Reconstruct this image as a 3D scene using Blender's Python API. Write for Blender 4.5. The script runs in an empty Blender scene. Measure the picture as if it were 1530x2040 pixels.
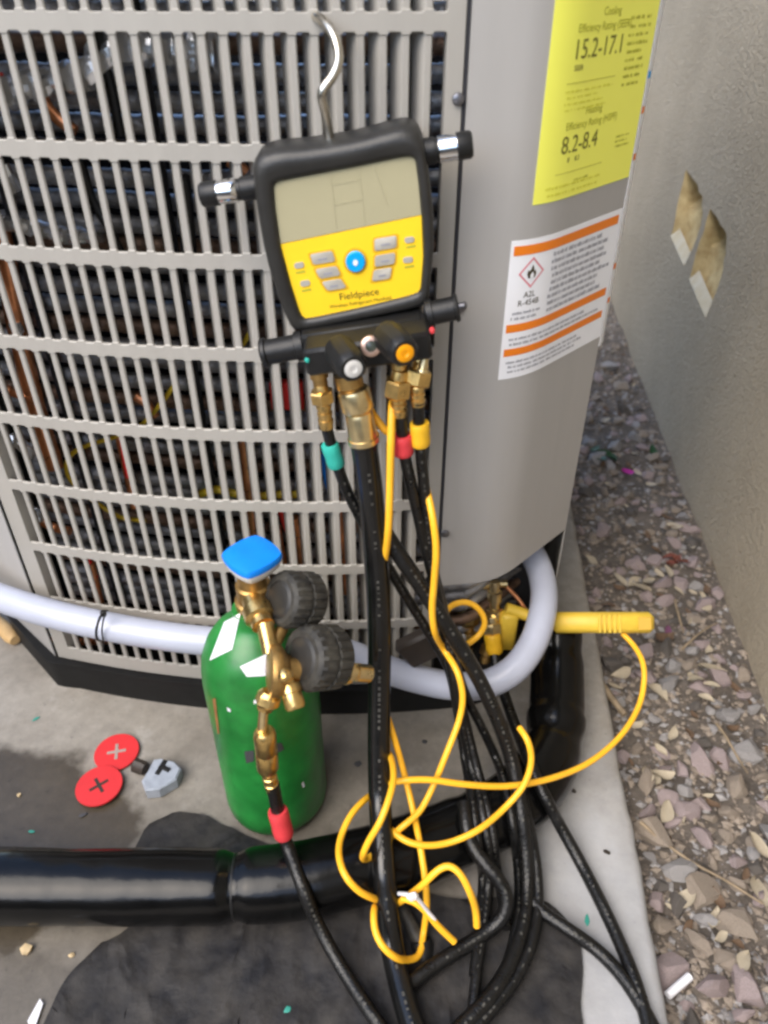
import bpy, bmesh, math, random
from mathutils import Vector, Matrix, noise
from mathutils.bvhtree import BVHTree
random.seed(7)
R = math.radians
scene = bpy.context.scene
COL = scene.collection

# ------------------------------------------------------------------ camera
CAMH, SP, CP, FPX = 0.88, 0.6, 0.8, 1532.0
cam_d = bpy.data.cameras.new('camera')
cam_d.sensor_fit = 'VERTICAL'
cam_d.sensor_height = 24.0
cam_d.lens = FPX / 2040.0 * 24.0
cam_d.clip_start = 0.02
cam_d.clip_end = 2000
cam_d.dof.use_dof = True
cam_d.dof.focus_distance = 0.86
cam_d.dof.aperture_fstop = 3.2
cam = bpy.data.objects.new('camera', cam_d)
cam.location = (0, 0, CAMH)
cam.rotation_euler = (math.acos(SP), 0, 0)
COL.objects.link(cam)
scene.camera = cam

# ------------------------------------------------------------------ light
world = bpy.data.worlds.new('World')
scene.world = world
world.use_nodes = True
wn = world.node_tree.nodes
wl = world.node_tree.links
SUN_EL, SUN_AZ = R(50), R(219)          # azimuth measured from +Y towards +X
sky = wn.new('ShaderNodeTexSky')
sky.sky_type = 'NISHITA'
sky.sun_disc = False
sky.sun_elevation = SUN_EL
sky.sun_rotation = SUN_AZ
sky.dust_density = 1.2
sky.ozone_density = 1.0
wl.new(sky.outputs[0], wn['Background'].inputs[0])
wn['Background'].inputs[1].default_value = 0.125
sun_d = bpy.data.lights.new('sun', 'SUN')
sun_d.energy = 1.05
sun_d.angle = R(55)
sun_d.color = (1.0, 0.91, 0.77)
sun = bpy.data.objects.new('sun', sun_d)
sd = Vector((math.sin(SUN_AZ) * math.cos(SUN_EL), math.cos(SUN_AZ) * math.cos(SUN_EL), math.sin(SUN_EL)))
sun.rotation_euler = sd.to_track_quat('Z', 'Y').to_euler()
sun.location = (0, 0, 5)
COL.objects.link(sun)
vs = scene.view_settings
vs.view_transform = 'Standard'
vs.look = 'None'
vs.gamma = 1.0
vs.use_curve_mapping = False
vs.exposure = 1.9
scene.cycles.use_denoising = True
scene.cycles.filter_width = 2.7

# ------------------------------------------------------------------ helpers: places
def ray(px, py):
    u, v = (px - 765) / FPX, (py - 1020) / FPX
    return Vector((u, CP - v * SP, -(SP + v * CP)))
def at(px, py, Y):
    d = ray(px, py)
    k = Y / d.y
    return Vector((d.x * k, Y, CAMH + d.z * k))
def atz(px, py, z=0.0):
    d = ray(px, py)
    k = (z - CAMH) / d.z
    return Vector((d.x * k, d.y * k, z))
def front(X):
    """plan of the unit's front: gentle bulge, then the rounded bend and the 45 degree corner"""
    y = 0.703 + 0.35 * (X + 0.08) ** 2
    if X > 0.115:
        y0 = 0.703 + 0.35 * 0.195 ** 2
        t = X - 0.115
        m0 = 2 * 0.35 * 0.195
        if t < 0.055:
            y = y0 + m0 * t + (1 - m0) * t * t / (2 * 0.055)
        else:
            y = y0 + m0 * 0.055 + (1 - m0) * 0.055 / 2 + (t - 0.055)
    return y
def front_n(X):
    h = 1e-4
    m = (front(X + h) - front(X - h)) / (2 * h)
    return Vector((m, -1, 0)).normalized()
def fp(X, z, off=0.0):
    n = front_n(X)
    return Vector((X, front(X), z)) - n * off      # off > 0 goes into the unit
def atf(px, py, off=0.0):
    Y = 0.72
    for _ in range(12):
        p = at(px, py, Y)
        Y = front(p.x) + off
    return at(px, py, Y)
_S = [(0.05, 0.0)]
while _S[-1][0] < 0.2475:
    x0, s0 = _S[-1]
    x1 = x0 + 0.0005
    _S.append((x1, s0 + math.hypot(0.0005, front(x1) - front(x0))))
def s_of(X):
    i = min(max(int((X - 0.05) / 0.0005), 0), len(_S) - 1)
    return _S[i][1]
def x_of(s):
    lo, hi = 0, len(_S) - 1
    if s >= _S[hi][1]:
        return _S[hi][0] + (s - _S[hi][1]) / 1.414
    while hi - lo > 1:
        m = (lo + hi) // 2
        if _S[m][1] < s: lo = m
        else: hi = m
    a, b = _S[lo], _S[hi]
    return a[0] + (b[0] - a[0]) * (s - a[1]) / (b[1] - a[1])
def wall_x(Y): return 0.572 + 0.09 * (Y - 0.762)
def atw(px, py):
    d = ray(px, py)
    k = (0.572 - 0.09 * 0.762) / (d.x - 0.09 * d.y)
    return Vector((d.x * k, d.y * k, CAMH + d.z * k))
def edge_x(Y): return 0.2896 + 0.082 * (Y - 0.311)

# ------------------------------------------------------------------ helpers: materials
MATS = {}
def mat(name, col, rough=0.5, metal=0.0, var=0.0, vscale=30.0, bump=0.0, bscale=120.0, spec=0.5, coat=0.0,
        col2=None, rvar=0.0, trans=0.0, detail=6.0):
    m = bpy.data.materials.new(name)
    m.use_nodes = True
    nt = m.node_tree
    N, L = nt.nodes, nt.links
    b = N['Principled BSDF']
    b.inputs['Base Color'].default_value = (*col, 1)
    b.inputs['Roughness'].default_value = rough
    b.inputs['Metallic'].default_value = metal
    b.inputs['Specular IOR Level'].default_value = spec
    b.inputs['Coat Weight'].default_value = coat
    b.inputs['Coat Roughness'].default_value = 0.15
    tc = N.new('ShaderNodeTexCoord')
    if var > 0 or col2:
        n = N.new('ShaderNodeTexNoise')
        n.inputs['Scale'].default_value = vscale
        n.inputs['Detail'].default_value = detail
        n.inputs['Roughness'].default_value = 0.6
        L.new(tc.outputs['Object'], n.inputs['Vector'])
        cr = N.new('ShaderNodeValToRGB')
        c2 = col2 if col2 else tuple(min(1, c * (1 + var)) for c in col)
        c1 = col if col2 else tuple(c * (1 - var) for c in col)
        cr.color_ramp.elements[0].position = 0.32
        cr.color_ramp.elements[1].position = 0.68
        cr.color_ramp.elements[0].color = (*c1, 1)
        cr.color_ramp.elements[1].color = (*c2, 1)
        L.new(n.outputs['Fac'], cr.inputs['Fac'])
        L.new(cr.outputs['Color'], b.inputs['Base Color'])
        if rvar > 0:
            mr = N.new('ShaderNodeMapRange')
            mr.inputs['To Min'].default_value = max(0.03, rough - rvar)
            mr.inputs['To Max'].default_value = min(1, rough + rvar)
            L.new(n.outputs['Fac'], mr.inputs['Value'])
            L.new(mr.outputs['Result'], b.inputs['Roughness'])
    if bump > 0:
        n2 = N.new('ShaderNodeTexNoise')
        n2.inputs['Scale'].default_value = bscale
        n2.inputs['Detail'].default_value = 5
        L.new(tc.outputs['Object'], n2.inputs['Vector'])
        bp = N.new('ShaderNodeBump')
        bp.inputs['Strength'].default_value = bump
        bp.inputs['Distance'].default_value = 0.002
        L.new(n2.outputs['Fac'], bp.inputs['Height'])
        L.new(bp.outputs['Normal'], b.inputs['Normal'])
    MATS[name] = m
    return m

mat('paint', (0.365, 0.346, 0.312), 0.42, var=0.05, vscale=9, bump=0.05, bscale=500)
mat('panel_paint', (0.385, 0.372, 0.355), 0.45, var=0.03, vscale=5, bump=0.05, bscale=500)
for nm in ('paint', 'panel_paint'):
    nt_ = MATS[nm].node_tree
    tn_ = [n for n in nt_.nodes if n.type == 'TEX_NOISE'][0]
    mp_ = nt_.nodes.new('ShaderNodeMapping'); mp_.inputs['Scale'].default_value = (1, 1, .10)
    tc0 = [n for n in nt_.nodes if n.type == 'TEX_COORD'][0]
    nt_.links.new(tc0.outputs['Object'], mp_.inputs['Vector']); nt_.links.new(mp_.outputs['Vector'], tn_.inputs['Vector'])
    tn_.inputs['Scale'].default_value = 38
mat('base_plastic', (0.007, 0.007, 0.007), 0.65, spec=0.3, var=0.3, vscale=40, bump=0.1)
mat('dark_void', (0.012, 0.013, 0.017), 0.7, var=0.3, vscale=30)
mat('spine_fin', (0.10, 0.095, 0.095), 0.36, metal=0.65, col2=(0.62, 0.63, 0.66), vscale=18, bump=0.5, bscale=500, rvar=0.12)
mat('copper', (0.80, 0.33, 0.15), 0.30, metal=0.7, var=0.25, vscale=60, rvar=0.1)
mat('foil', (0.85, 0.86, 0.88), 0.26, metal=0.8, var=0.1, vscale=40, bump=0.5, bscale=120)
mat('red_plastic', (0.80, 0.025, 0.02), 0.45, var=0.1)
mat('yellow_wire', (0.75, 0.52, 0.03), 0.45, var=0.1)
mat('blue_plastic', (0.0, 0.22, 0.80), 0.45, var=0.06, vscale=60, bump=0.05)
mat('rubber', (0.010, 0.010, 0.010), 0.45, spec=0.4, var=0.25, vscale=50, bump=0.12, bscale=350)
mat('rubber_housing', (0.024, 0.023, 0.021), 0.42, spec=0.45, var=0.2, vscale=40, bump=0.12, bscale=300)
mat('rubber_dusty', (0.012, 0.012, 0.012), 0.6, spec=0.4, col2=(0.060, 0.056, 0.046), vscale=60, bump=0.3, bscale=200)
mat('hose', (0.006, 0.006, 0.006), 0.30, spec=0.45, var=0.3, vscale=80, bump=0.45, bscale=380, rvar=0.12)
mat('hose_big', (0.006, 0.006, 0.006), 0.24, var=0.3, vscale=60, bump=0.08, bscale=260, rvar=0.08)
mat('hose_stripe', (0.55, 0.53, 0.45), 0.5, col2=(0.06, 0.06, 0.06), vscale=240)
mat('insulation', (0.003, 0.003, 0.003), 0.19, var=0.3, vscale=20, bump=0.3, bscale=30, rvar=0.05, spec=0.28)
mat('chrome', (0.85, 0.84, 0.82), 0.12, metal=1.0)
mat('steel_hook', (0.62, 0.58, 0.50), 0.25, metal=1.0, var=0.15, vscale=80)
mat('brass', (0.78, 0.53, 0.20), 0.30, metal=1.0, var=0.18, vscale=90, bump=0.1, bscale=300, rvar=0.1)
mat('brass_dull', (0.42, 0.26, 0.09), 0.45, metal=0.9, var=0.25, vscale=70, bump=0.1, rvar=0.1)
mat('brass_pale', (0.82, 0.66, 0.36), 0.30, metal=1.0, var=0.12, vscale=60, rvar=0.1)
mat('lcd', (0.42, 0.385, 0.245), 0.22, var=0.03, vscale=12, coat=0.4)
mat('lcd_line', (0.395, 0.362, 0.23), 0.3)
mat('keypad_yellow', (0.95, 0.63, 0.02), 0.42, var=0.03)
mat('keypad_amber', (0.70, 0.40, 0.01), 0.45)
mat('button_grey', (0.40, 0.38, 0.33), 0.5, var=0.05)
mat('button_blue', (0.0, 0.36, 0.80), 0.35)
mat('white_plastic', (0.80, 0.80, 0.80), 0.4)
mat('ink', (0.05, 0.035, 0.01), 0.6)
mat('ink_faded', (0.17, 0.16, 0.02), 0.6)
mat('ink_pale', (0.70, 0.68, 0.05), 0.6)
mat('ink_grey', (0.30, 0.30, 0.33), 0.6)
mat('ink_olive', (0.42, 0.41, 0.03), 0.6)
mat('teal', (0.03, 0.40, 0.32), 0.5, var=0.15, bump=0.15, bscale=300)
mat('band_red', (0.62, 0.045, 0.055), 0.5, var=0.12, bump=0.15, bscale=300)
mat('band_yellow', (0.85, 0.48, 0.02), 0.45, var=0.08)
mat('orange_cap', (0.90, 0.36, 0.0), 0.4)
mat('silver_cap', (0.62, 0.61, 0.58), 0.4)
mat('copper_ring', (0.65, 0.45, 0.36), 0.35, metal=0.8, var=0.1)
mat('glass_dark', (0.05, 0.06, 0.05), 0.08)
mat('cable', (0.95, 0.49, 0.025), 0.42, var=0.06, vscale=30)
mat('clamp_yellow', (0.72, 0.49, 0.05), 0.48, var=0.06, vscale=60, bump=0.05)
mat('clamp_tan', (0.60, 0.36, 0.04), 0.5)
mat('conduit', (0.43, 0.455, 0.54), 0.34, var=0.05, vscale=15, bump=0.04, bscale=200)
mat('green_paint', (0.016, 0.18, 0.033), 0.36, var=0.38, vscale=18, bump=0.10, bscale=120, rvar=0.14, detail=12)
mat('sticker', (0.74, 0.74, 0.76), 0.5, col2=(0.60, 0.61, 0.66), vscale=40)
mat('rust', (0.22, 0.10, 0.03), 0.8, var=0.3, vscale=80)
mat('label_yellow', (0.96, 0.96, 0.14), 0.38, var=0.015, vscale=6)
mat('label_white', (0.86, 0.87, 0.90), 0.4, var=0.015)
mat('label_orange', (0.86, 0.22, 0.01), 0.4)
mat('label_red', (0.70, 0.22, 0.26), 0.45)
mat('disc_red', (0.60, 0.026, 0.03), 0.5, var=0.05)
mat('grey_tool', (0.30, 0.33, 0.38), 0.45, var=0.15, vscale=70, bump=0.1)
mat('dark_grey', (0.06, 0.06, 0.065), 0.5, var=0.2)
mat('dark_brown', (0.032, 0.024, 0.018), 0.55, var=0.25)
mat('wood', (0.52, 0.34, 0.15), 0.6, var=0.15, vscale=30)
mat('mat_cloth', (0.010, 0.010, 0.012), 0.62, spec=0.3, col2=(0.046, 0.042, 0.038), vscale=26, detail=12, bump=1.0, bscale=60, rvar=0.12)
mat('stone_pink', (0.19, 0.15, 0.142), 0.85, col2=(0.38, 0.31, 0.305), vscale=45, bump=0.5, bscale=160)
mat('stone_grey', (0.17, 0.16, 0.155), 0.85, col2=(0.35, 0.335, 0.325), vscale=45, bump=0.5, bscale=160)
mat('stone_tan', (0.16, 0.13, 0.10), 0.85, col2=(0.33, 0.275, 0.22), vscale=45, bump=0.5, bscale=160)
mat('stone_dark', (0.06, 0.052, 0.046), 0.85, col2=(0.13, 0.115, 0.10), vscale=45, bump=0.5, bscale=160)
mat('leaf_pale', (0.32, 0.265, 0.185), 0.7, col2=(0.50, 0.44, 0.33), vscale=50, bump=0.2)
mat('leaf_brown', (0.075, 0.045, 0.026), 0.75, col2=(0.16, 0.10, 0.058), vscale=50, bump=0.2)
mat('leaf_green', (0.015, 0.06, 0.02), 0.5, var=0.3, vscale=50)
mat('petal', (0.42, 0.03, 0.30), 0.6, var=0.2, vscale=80)
mat('petal_faded', (0.16, 0.06, 0.12), 0.7, var=0.2, vscale=80)
mat('petal_red', (0.17, 0.05, 0.03), 0.6, var=0.3, vscale=80)
mat('twig', (0.25, 0.19, 0.12), 0.75, var=0.3, vscale=60, bump=0.2)
mat('paper_white', (0.75, 0.75, 0.78), 0.6)
mat('crumb', (0.55, 0.42, 0.24), 0.8, var=0.2, vscale=80)
mat('teal_chip', (0.03, 0.26, 0.20), 0.5)
mat('pocket_tan', (0.60, 0.48, 0.25), 0.9, col2=(0.38, 0.27, 0.12), vscale=40, bump=0.8, bscale=70)
mat('pocket_white', (0.56, 0.51, 0.40), 0.9, col2=(0.50, 0.42, 0.27), vscale=30, bump=0.6, bscale=70)
mat('screw', (0.20, 0.20, 0.22), 0.35, metal=0.8)
mat('pale_slot', (0.34, 0.27, 0.24), 0.8, var=0.1)
mat('spine_fin_brown', (0.07, 0.045, 0.035), 0.4, metal=0.6, col2=(0.40, 0.26, 0.18), vscale=18, bump=0.5, bscale=500, rvar=0.12)
mat('hose_dash', (0.055, 0.053, 0.046), 0.6, var=0.4, vscale=200)
mat('gap', (0.02, 0.02, 0.025), 0.7)

def surface_mat(name, build):
    m = bpy.data.materials.new(name)
    m.use_nodes = True
    build(m.node_tree, m.node_tree.nodes, m.node_tree.links, m.node_tree.nodes['Principled BSDF'])
    MATS[name] = m
def ramp(N, a, b, ca, cb):
    r = N.new('ShaderNodeValToRGB')
    r.color_ramp.elements[0].position = a
    r.color_ramp.elements[1].position = b
    r.color_ramp.elements[0].color = (*ca, 1)
    r.color_ramp.elements[1].color = (*cb, 1)
    return r
def noi(N, L, vec, scale, detail=6, rough=0.6):
    n = N.new('ShaderNodeTexNoise')
    n.inputs['Scale'].default_value = scale
    n.inputs['Detail'].default_value = detail
    n.inputs['Roughness'].default_value = rough
    L.new(vec, n.inputs['Vector'])
    return n
def mixc(N, L, fac, a, b, mode='MIX'):
    x = N.new('ShaderNodeMix')
    x.data_type = 'RGBA'
    x.blend_type = mode
    for sock, val in ((x.inputs[0], fac), (x.inputs[6], a), (x.inputs[7], b)):
        if hasattr(val, 'links'): L.new(val, sock)
        elif isinstance(val, tuple): sock.default_value = (*val, 1)
        else: sock.default_value = val
    return x.outputs[2]
def math_n(N, L, op, a, b=None):
    x = N.new('ShaderNodeMath')
    x.operation = op
    for i, v in enumerate((a, b)):
        if v is None: continue
        if hasattr(v, 'links'): L.new(v, x.inputs[i])
        else: x.inputs[i].default_value = v
    return x.outputs[0]
def blob(N, L, vec, c, r, soft, warp):
    """1 inside an uneven round patch of wetness, dirt or painted sky light, 0 outside"""
    d = N.new('ShaderNodeVectorMath'); d.operation = 'SUBTRACT'
    L.new(vec, d.inputs[0]); d.inputs[1].default_value = (c[0], c[1], 0)
    s = N.new('ShaderNodeVectorMath'); s.operation = 'MULTIPLY'
    L.new(d.outputs[0], s.inputs[0]); s.inputs[1].default_value = (1 / r[0], 1 / r[1], 0)
    l = N.new('ShaderNodeVectorMath'); l.operation = 'LENGTH'
    L.new(s.outputs[0], l.inputs[0])
    a = math_n(N, L, 'ADD', l.outputs['Value'], warp)
    mr = N.new('ShaderNodeMapRange')
    mr.inputs['From Min'].default_value = 1.0 + soft
    mr.inputs['From Max'].default_value = 1.0 - soft
    L.new(a, mr.inputs['Value'])
    return mr.outputs['Result']
def concrete(nt, N, L, b):
    tc = N.new('ShaderNodeTexCoord')
    v = tc.outputs['Object']
    n1 = noi(N, L, v, 7, 8, 0.65)
    base = ramp(N, 0.3, 0.72, (0.215, 0.193, 0.162), (0.355, 0.33, 0.29))
    L.new(n1.outputs['Fac'], base.inputs['Fac'])
    n2 = noi(N, L, v, 60, 6, 0.7)
    fine = ramp(N, 0.35, 0.7, (0.80, 0.80, 0.80), (1.06, 1.06, 1.06))
    L.new(n2.outputs['Fac'], fine.inputs['Fac'])
    c = mixc(N, L, 1.0, base.outputs['Color'], fine.outputs['Color'], 'MULTIPLY')
    # light scale marks
    n3 = noi(N, L, v, 13, 7, 0.7)
    sc = ramp(N, 0.58, 0.68, (0, 0, 0), (1, 1, 1))
    L.new(n3.outputs['Fac'], sc.inputs['Fac'])
    c = mixc(N, L, math_n(N, L, 'MULTIPLY', sc.outputs['Color'], 0.35), c, (0.46, 0.44, 0.41))
    # dark specks
    n4 = noi(N, L, v, 55, 2, 0.5)
    sp = ramp(N, 0.70, 0.74, (0, 0, 0), (1, 1, 1))
    L.new(n4.outputs['Fac'], sp.inputs['Fac'])
    c = mixc(N, L, math_n(N, L, 'MULTIPLY', sp.outputs['Color'], 0.5), c, (0.12, 0.11, 0.10))
    n5 = noi(N, L, v, 170, 3, 0.5)
    sp5 = ramp(N, 0.66, 0.72, (0, 0, 0), (1, 1, 1))
    L.new(n5.outputs['Fac'], sp5.inputs['Fac'])
    c = mixc(N, L, math_n(N, L, 'MULTIPLY', sp5.outputs['Color'], 0.45), c, (0.13, 0.12, 0.11))
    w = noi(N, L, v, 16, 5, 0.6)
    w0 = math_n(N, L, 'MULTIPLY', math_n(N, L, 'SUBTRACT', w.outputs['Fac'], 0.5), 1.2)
    skylight_tint = blob(N, L, v, (0.24, 0.36), (0.10, 0.25), 0.5, w0)
    c = mixc(N, L, math_n(N, L, 'MULTIPLY', skylight_tint, 0.55), c, (0.50, 0.525, 0.565))  # bluish brightening from the open sky, painted into the concrete colour
    warp = math_n(N, L, 'MULTIPLY', math_n(N, L, 'SUBTRACT', w.outputs['Fac'], 0.5), 0.55)
    wet = blob(N, L, v, (-0.57, 0.50), (0.28, 0.150), 0.07, warp)
    wet2 = blob(N, L, v, (-0.46, 0.30), (0.25, 0.11), 0.2, warp)
    wet3 = blob(N, L, v, (-0.08, 0.64), (0.20, 0.07), 0.5, warp)
    wet4 = blob(N, L, v, (-0.20, 0.40), (0.40, 0.17), 0.3, warp)
    wet = math_n(N, L, 'MAXIMUM', wet, math_n(N, L, 'MULTIPLY', wet2, 0.75))
    wet = math_n(N, L, 'MAXIMUM', wet, math_n(N, L, 'MULTIPLY', wet4, 0.55))
    wet = math_n(N, L, 'MAXIMUM', wet, math_n(N, L, 'MULTIPLY', wet3, 0.4))
    wc = mixc(N, L, 1.0, c, (0.25, 0.22, 0.175), 'MULTIPLY')
    c = mixc(N, L, wet, c, wc)
    L.new(c, b.inputs['Base Color'])
    rr = N.new('ShaderNodeMapRange')
    rr.inputs['To Min'].default_value = 0.75
    rr.inputs['To Max'].default_value = 0.38
    L.new(wet, rr.inputs['Value'])
    L.new(rr.outputs['Result'], b.inputs['Roughness'])
    bp = N.new('ShaderNodeBump')
    bp.inputs['Strength'].default_value = 0.35
    bp.inputs['Distance'].default_value = 0.002
    L.new(math_n(N, L, 'ADD', n2.outputs['Fac'], n1.outputs['Fac']), bp.inputs['Height'])
    L.new(bp.outputs['Normal'], b.inputs['Normal'])
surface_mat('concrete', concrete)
def soil(nt, N, L, b):
    tc = N.new('ShaderNodeTexCoord')
    v = tc.outputs['Object']
    n1 = noi(N, L, v, 22, 9, 0.7)
    r1 = ramp(N, 0.3, 0.7, (0.070, 0.059, 0.049), (0.17, 0.146, 0.122))
    L.new(n1.outputs['Fac'], r1.inputs['Fac'])
    n2 = noi(N, L, v, 150, 5, 0.7)
    r2 = ramp(N, 0.3, 0.7, (0.65, 0.65, 0.65), (1.25, 1.22, 1.2))
    L.new(n2.outputs['Fac'], r2.inputs['Fac'])
    L.new(mixc(N, L, 1.0, r1.outputs['Color'], r2.outputs['Color'], 'MULTIPLY'), b.inputs['Base Color'])
    b.inputs['Roughness'].default_value = 0.9
    bp = N.new('ShaderNodeBump')
    bp.inputs['Strength'].default_value = 0.8
    bp.inputs['Distance'].default_value = 0.004
    L.new(n2.outputs['Fac'], bp.inputs['Height'])
    L.new(bp.outputs['Normal'], b.inputs['Normal'])
surface_mat('soil', soil)
def stucco(nt, N, L, b):
    tc = N.new('ShaderNodeTexCoord')
    v = tc.outputs['Object']
    n1 = noi(N, L, v, 4, 6, 0.6)
    r1 = ramp(N, 0.3, 0.7, (0.385, 0.325, 0.235), (0.47, 0.40, 0.295))
    L.new(n1.outputs['Fac'], r1.inputs['Fac'])
    n2 = noi(N, L, v, 210, 4, 0.6)
    r2 = ramp(N, 0.3, 0.7, (0.86, 0.86, 0.86), (1.10, 1.10, 1.10))
    L.new(n2.outputs['Fac'], r2.inputs['Fac'])
    L.new(mixc(N, L, 1.0, r1.outputs['Color'], r2.outputs['Color'], 'MULTIPLY'), b.inputs['Base Color'])
    b.inputs['Roughness'].default_value = 0.9
    n3 = noi(N, L, v, 85, 4, 0.6)
    bp = N.new('ShaderNodeBump')
    bp.inputs['Strength'].default_value = 1.0
    bp.inputs['Distance'].default_value = 0.006
    L.new(math_n(N, L, 'ADD', n2.outputs['Fac'], n3.outputs['Fac']), bp.inputs['Height'])
    L.new(bp.outputs['Normal'], b.inputs['Normal'])
surface_mat('stucco', stucco)

# ------------------------------------------------------------------ helpers: meshes
class MB:
    def __init__(s): s.v, s.f = [], []
    def add(s, vs, fs):
        o = len(s.v)
        s.v += [tuple(p) for p in vs]
        s.f += [tuple(i + o for i in q) for q in fs]
        return s
    def box(s, c, h, rot=None, bev=0.0):
        """bevelled box: centre, half sizes, rotation matrix"""
        h = Vector(h)
        b = min(bev, min(h) * 0.9)
        vs, idx = [], {}
        for sx in (-1, 1):
            for sy in (-1, 1):
                for sz in (-1, 1):
                    sg = Vector((sx, sy, sz))
                    for a in range(3):
                        p = Vector((sg[k] * (h[k] if k == a else h[k] - b) for k in range(3)))
                        idx[(sx, sy, sz, a)] = len(vs)
                        vs.append(p)
        fs = []
        for a in range(3):
            o1, o2 = (a + 1) % 3, (a + 2) % 3
            for sg in (-1, 1):
                q = []
                for (p1, p2) in ((-1, -1), (1, -1), (1, 1), (-1, 1)):
                    k = [0, 0, 0]; k[a] = sg; k[o1] = p1; k[o2] = p2
                    q.append(idx[(*k, a)])
                fs.append(q if sg > 0 else q[::-1])
        if b > 0:
            for a in range(3):
                o1, o2 = (a + 1) % 3, (a + 2) % 3
                for p1 in (-1, 1):
                    for p2 in (-1, 1):
                        k0 = [0, 0, 0]; k0[a] = -1; k0[o1] = p1; k0[o2] = p2
                        k1 = list(k0); k1[a] = 1
                        q = [idx[(*k0, o1)], idx[(*k1, o1)], idx[(*k1, o2)], idx[(*k0, o2)]]
                        fs.append(q if p1 * p2 < 0 else q[::-1])
            for sx in (-1, 1):
                for sy in (-1, 1):
                    for sz in (-1, 1):
                        q = [idx[(sx, sy, sz, k)] for k in range(3)]
                        fs.append(q if sx * sy * sz > 0 else q[::-1])
        M = rot if rot is not None else Matrix.Identity(3)
        c = Vector(c)
        return s.add([c + M @ p for p in vs], fs)
    def tube(s, pts, rad, seg=12, caps=True, rfun=None):
        pts = [Vector(p) for p in pts]
        n = len(pts)
        rad = rad if isinstance(rad, (list, tuple)) else [rad] * n
        t0 = (pts[1] - pts[0]).normalized()
        up = Vector((0, 0, 1)) if abs(t0.z) < 0.9 else Vector((1, 0, 0))
        nn = (up - t0 * up.dot(t0)).normalized()
        vs, fs = [], []
        for i in range(n):
            t = (pts[min(i + 1, n - 1)] - pts[max(i - 1, 0)]).normalized()
            nn = (nn - t * nn.dot(t)).normalized()
            bb = t.cross(nn)
            for k in range(seg):
                a = 2 * math.pi * k / seg
                r = rad[i] * (rfun(i, k) if rfun else 1)
                vs.append(pts[i] + (nn * math.cos(a) + bb * math.sin(a)) * r)
        for i in range(n - 1):
            for k in range(seg):
                k2 = (k + 1) % seg
                fs.append((i * seg + k, i * seg + k2, (i + 1) * seg + k2, (i + 1) * seg + k))
        if caps:
            fs.append(tuple(range(seg))[::-1])
            fs.append(tuple(range((n - 1) * seg, n * seg)))
        return s.add(vs, fs)
    def spin(s, A, B, prof, seg=24, hexa=None, amod=None):
        """surface of revolution from A towards B; prof = [(distance along, radius)]"""
        A, B = Vector(A), Vector(B)
        t = (B - A).normalized()
        up = Vector((0, 0, 1)) if abs(t.z) < 0.9 else Vector((1, 0, 0))
        nn = (up - t * up.dot(t)).normalized()
        bb = t.cross(nn)
        vs, fs = [], []
        for i, (d, r) in enumerate(prof):
            for k in range(seg):
                a = 2 * math.pi * k / seg
                rr = r * (amod(i, a) if amod else 1)
                vs.append(A + t * d + (nn * math.cos(a) + bb * math.sin(a)) * rr)
        for i in range(len(prof) - 1):
            for k in range(seg):
                k2 = (k + 1) % seg
                fs.append((i * seg + k, i * seg + k2, (i + 1) * seg + k2, (i + 1) * seg + k))
        fs.append(tuple(range(seg))[::-1])
        m = len(prof) - 1
        fs.append(tuple(range(m * seg, (m + 1) * seg)))
        return s.add(vs, fs)
    def rings(s, loops, cap0=True, cap1=True):
        n = len(loops[0])
        vs = [p for l in loops for p in l]
        fs = []
        for i in range(len(loops) - 1):
            for k in range(n):
                k2 = (k + 1) % n
                fs.append((i * n + k, i * n + k2, (i + 1) * n + k2, (i + 1) * n + k))
        if cap0: fs.append(tuple(range(n))[::-1])
        if cap1: fs.append(tuple(range((len(loops) - 1) * n, len(loops) * n)))
        return s.add(vs, fs)
    def build(s, name, material, parent=None, smooth=40, loc=None):
        me = bpy.data.meshes.new(name)
        me.from_pydata(s.v, [], s.f)
        me.materials.append(MATS[material])
        bm = bmesh.new()
        bm.from_mesh(me)
        bmesh.ops.recalc_face_normals(bm, faces=bm.faces)
        bm.to_mesh(me)
        bm.free()
        finish(me, smooth)
        return link(name, me, parent, loc)
def finish(me, smooth):
    if smooth:
        me.polygons.foreach_set('use_smooth', [True] * len(me.polygons))
        me.set_sharp_from_angle(angle=R(smooth))
    me.update()
def link(name, me, parent=None, loc=None):
    o = bpy.data.objects.new(name, me)
    COL.objects.link(o)
    if parent is not None: o.parent = parent
    if loc is not None: o.location = loc
    return o
def tag(o, label=None, cat=None, group=None, kind=None):
    if label: o['label'] = label
    if cat: o['category'] = cat
    if group: o['group'] = group
    if kind: o['kind'] = kind
    return o
def thing(name, label, cat, group=None):
    o = bpy.data.objects.new(name, None)
    o.empty_display_size = 0.02
    COL.objects.link(o)
    return tag(o, label, cat, group)
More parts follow.
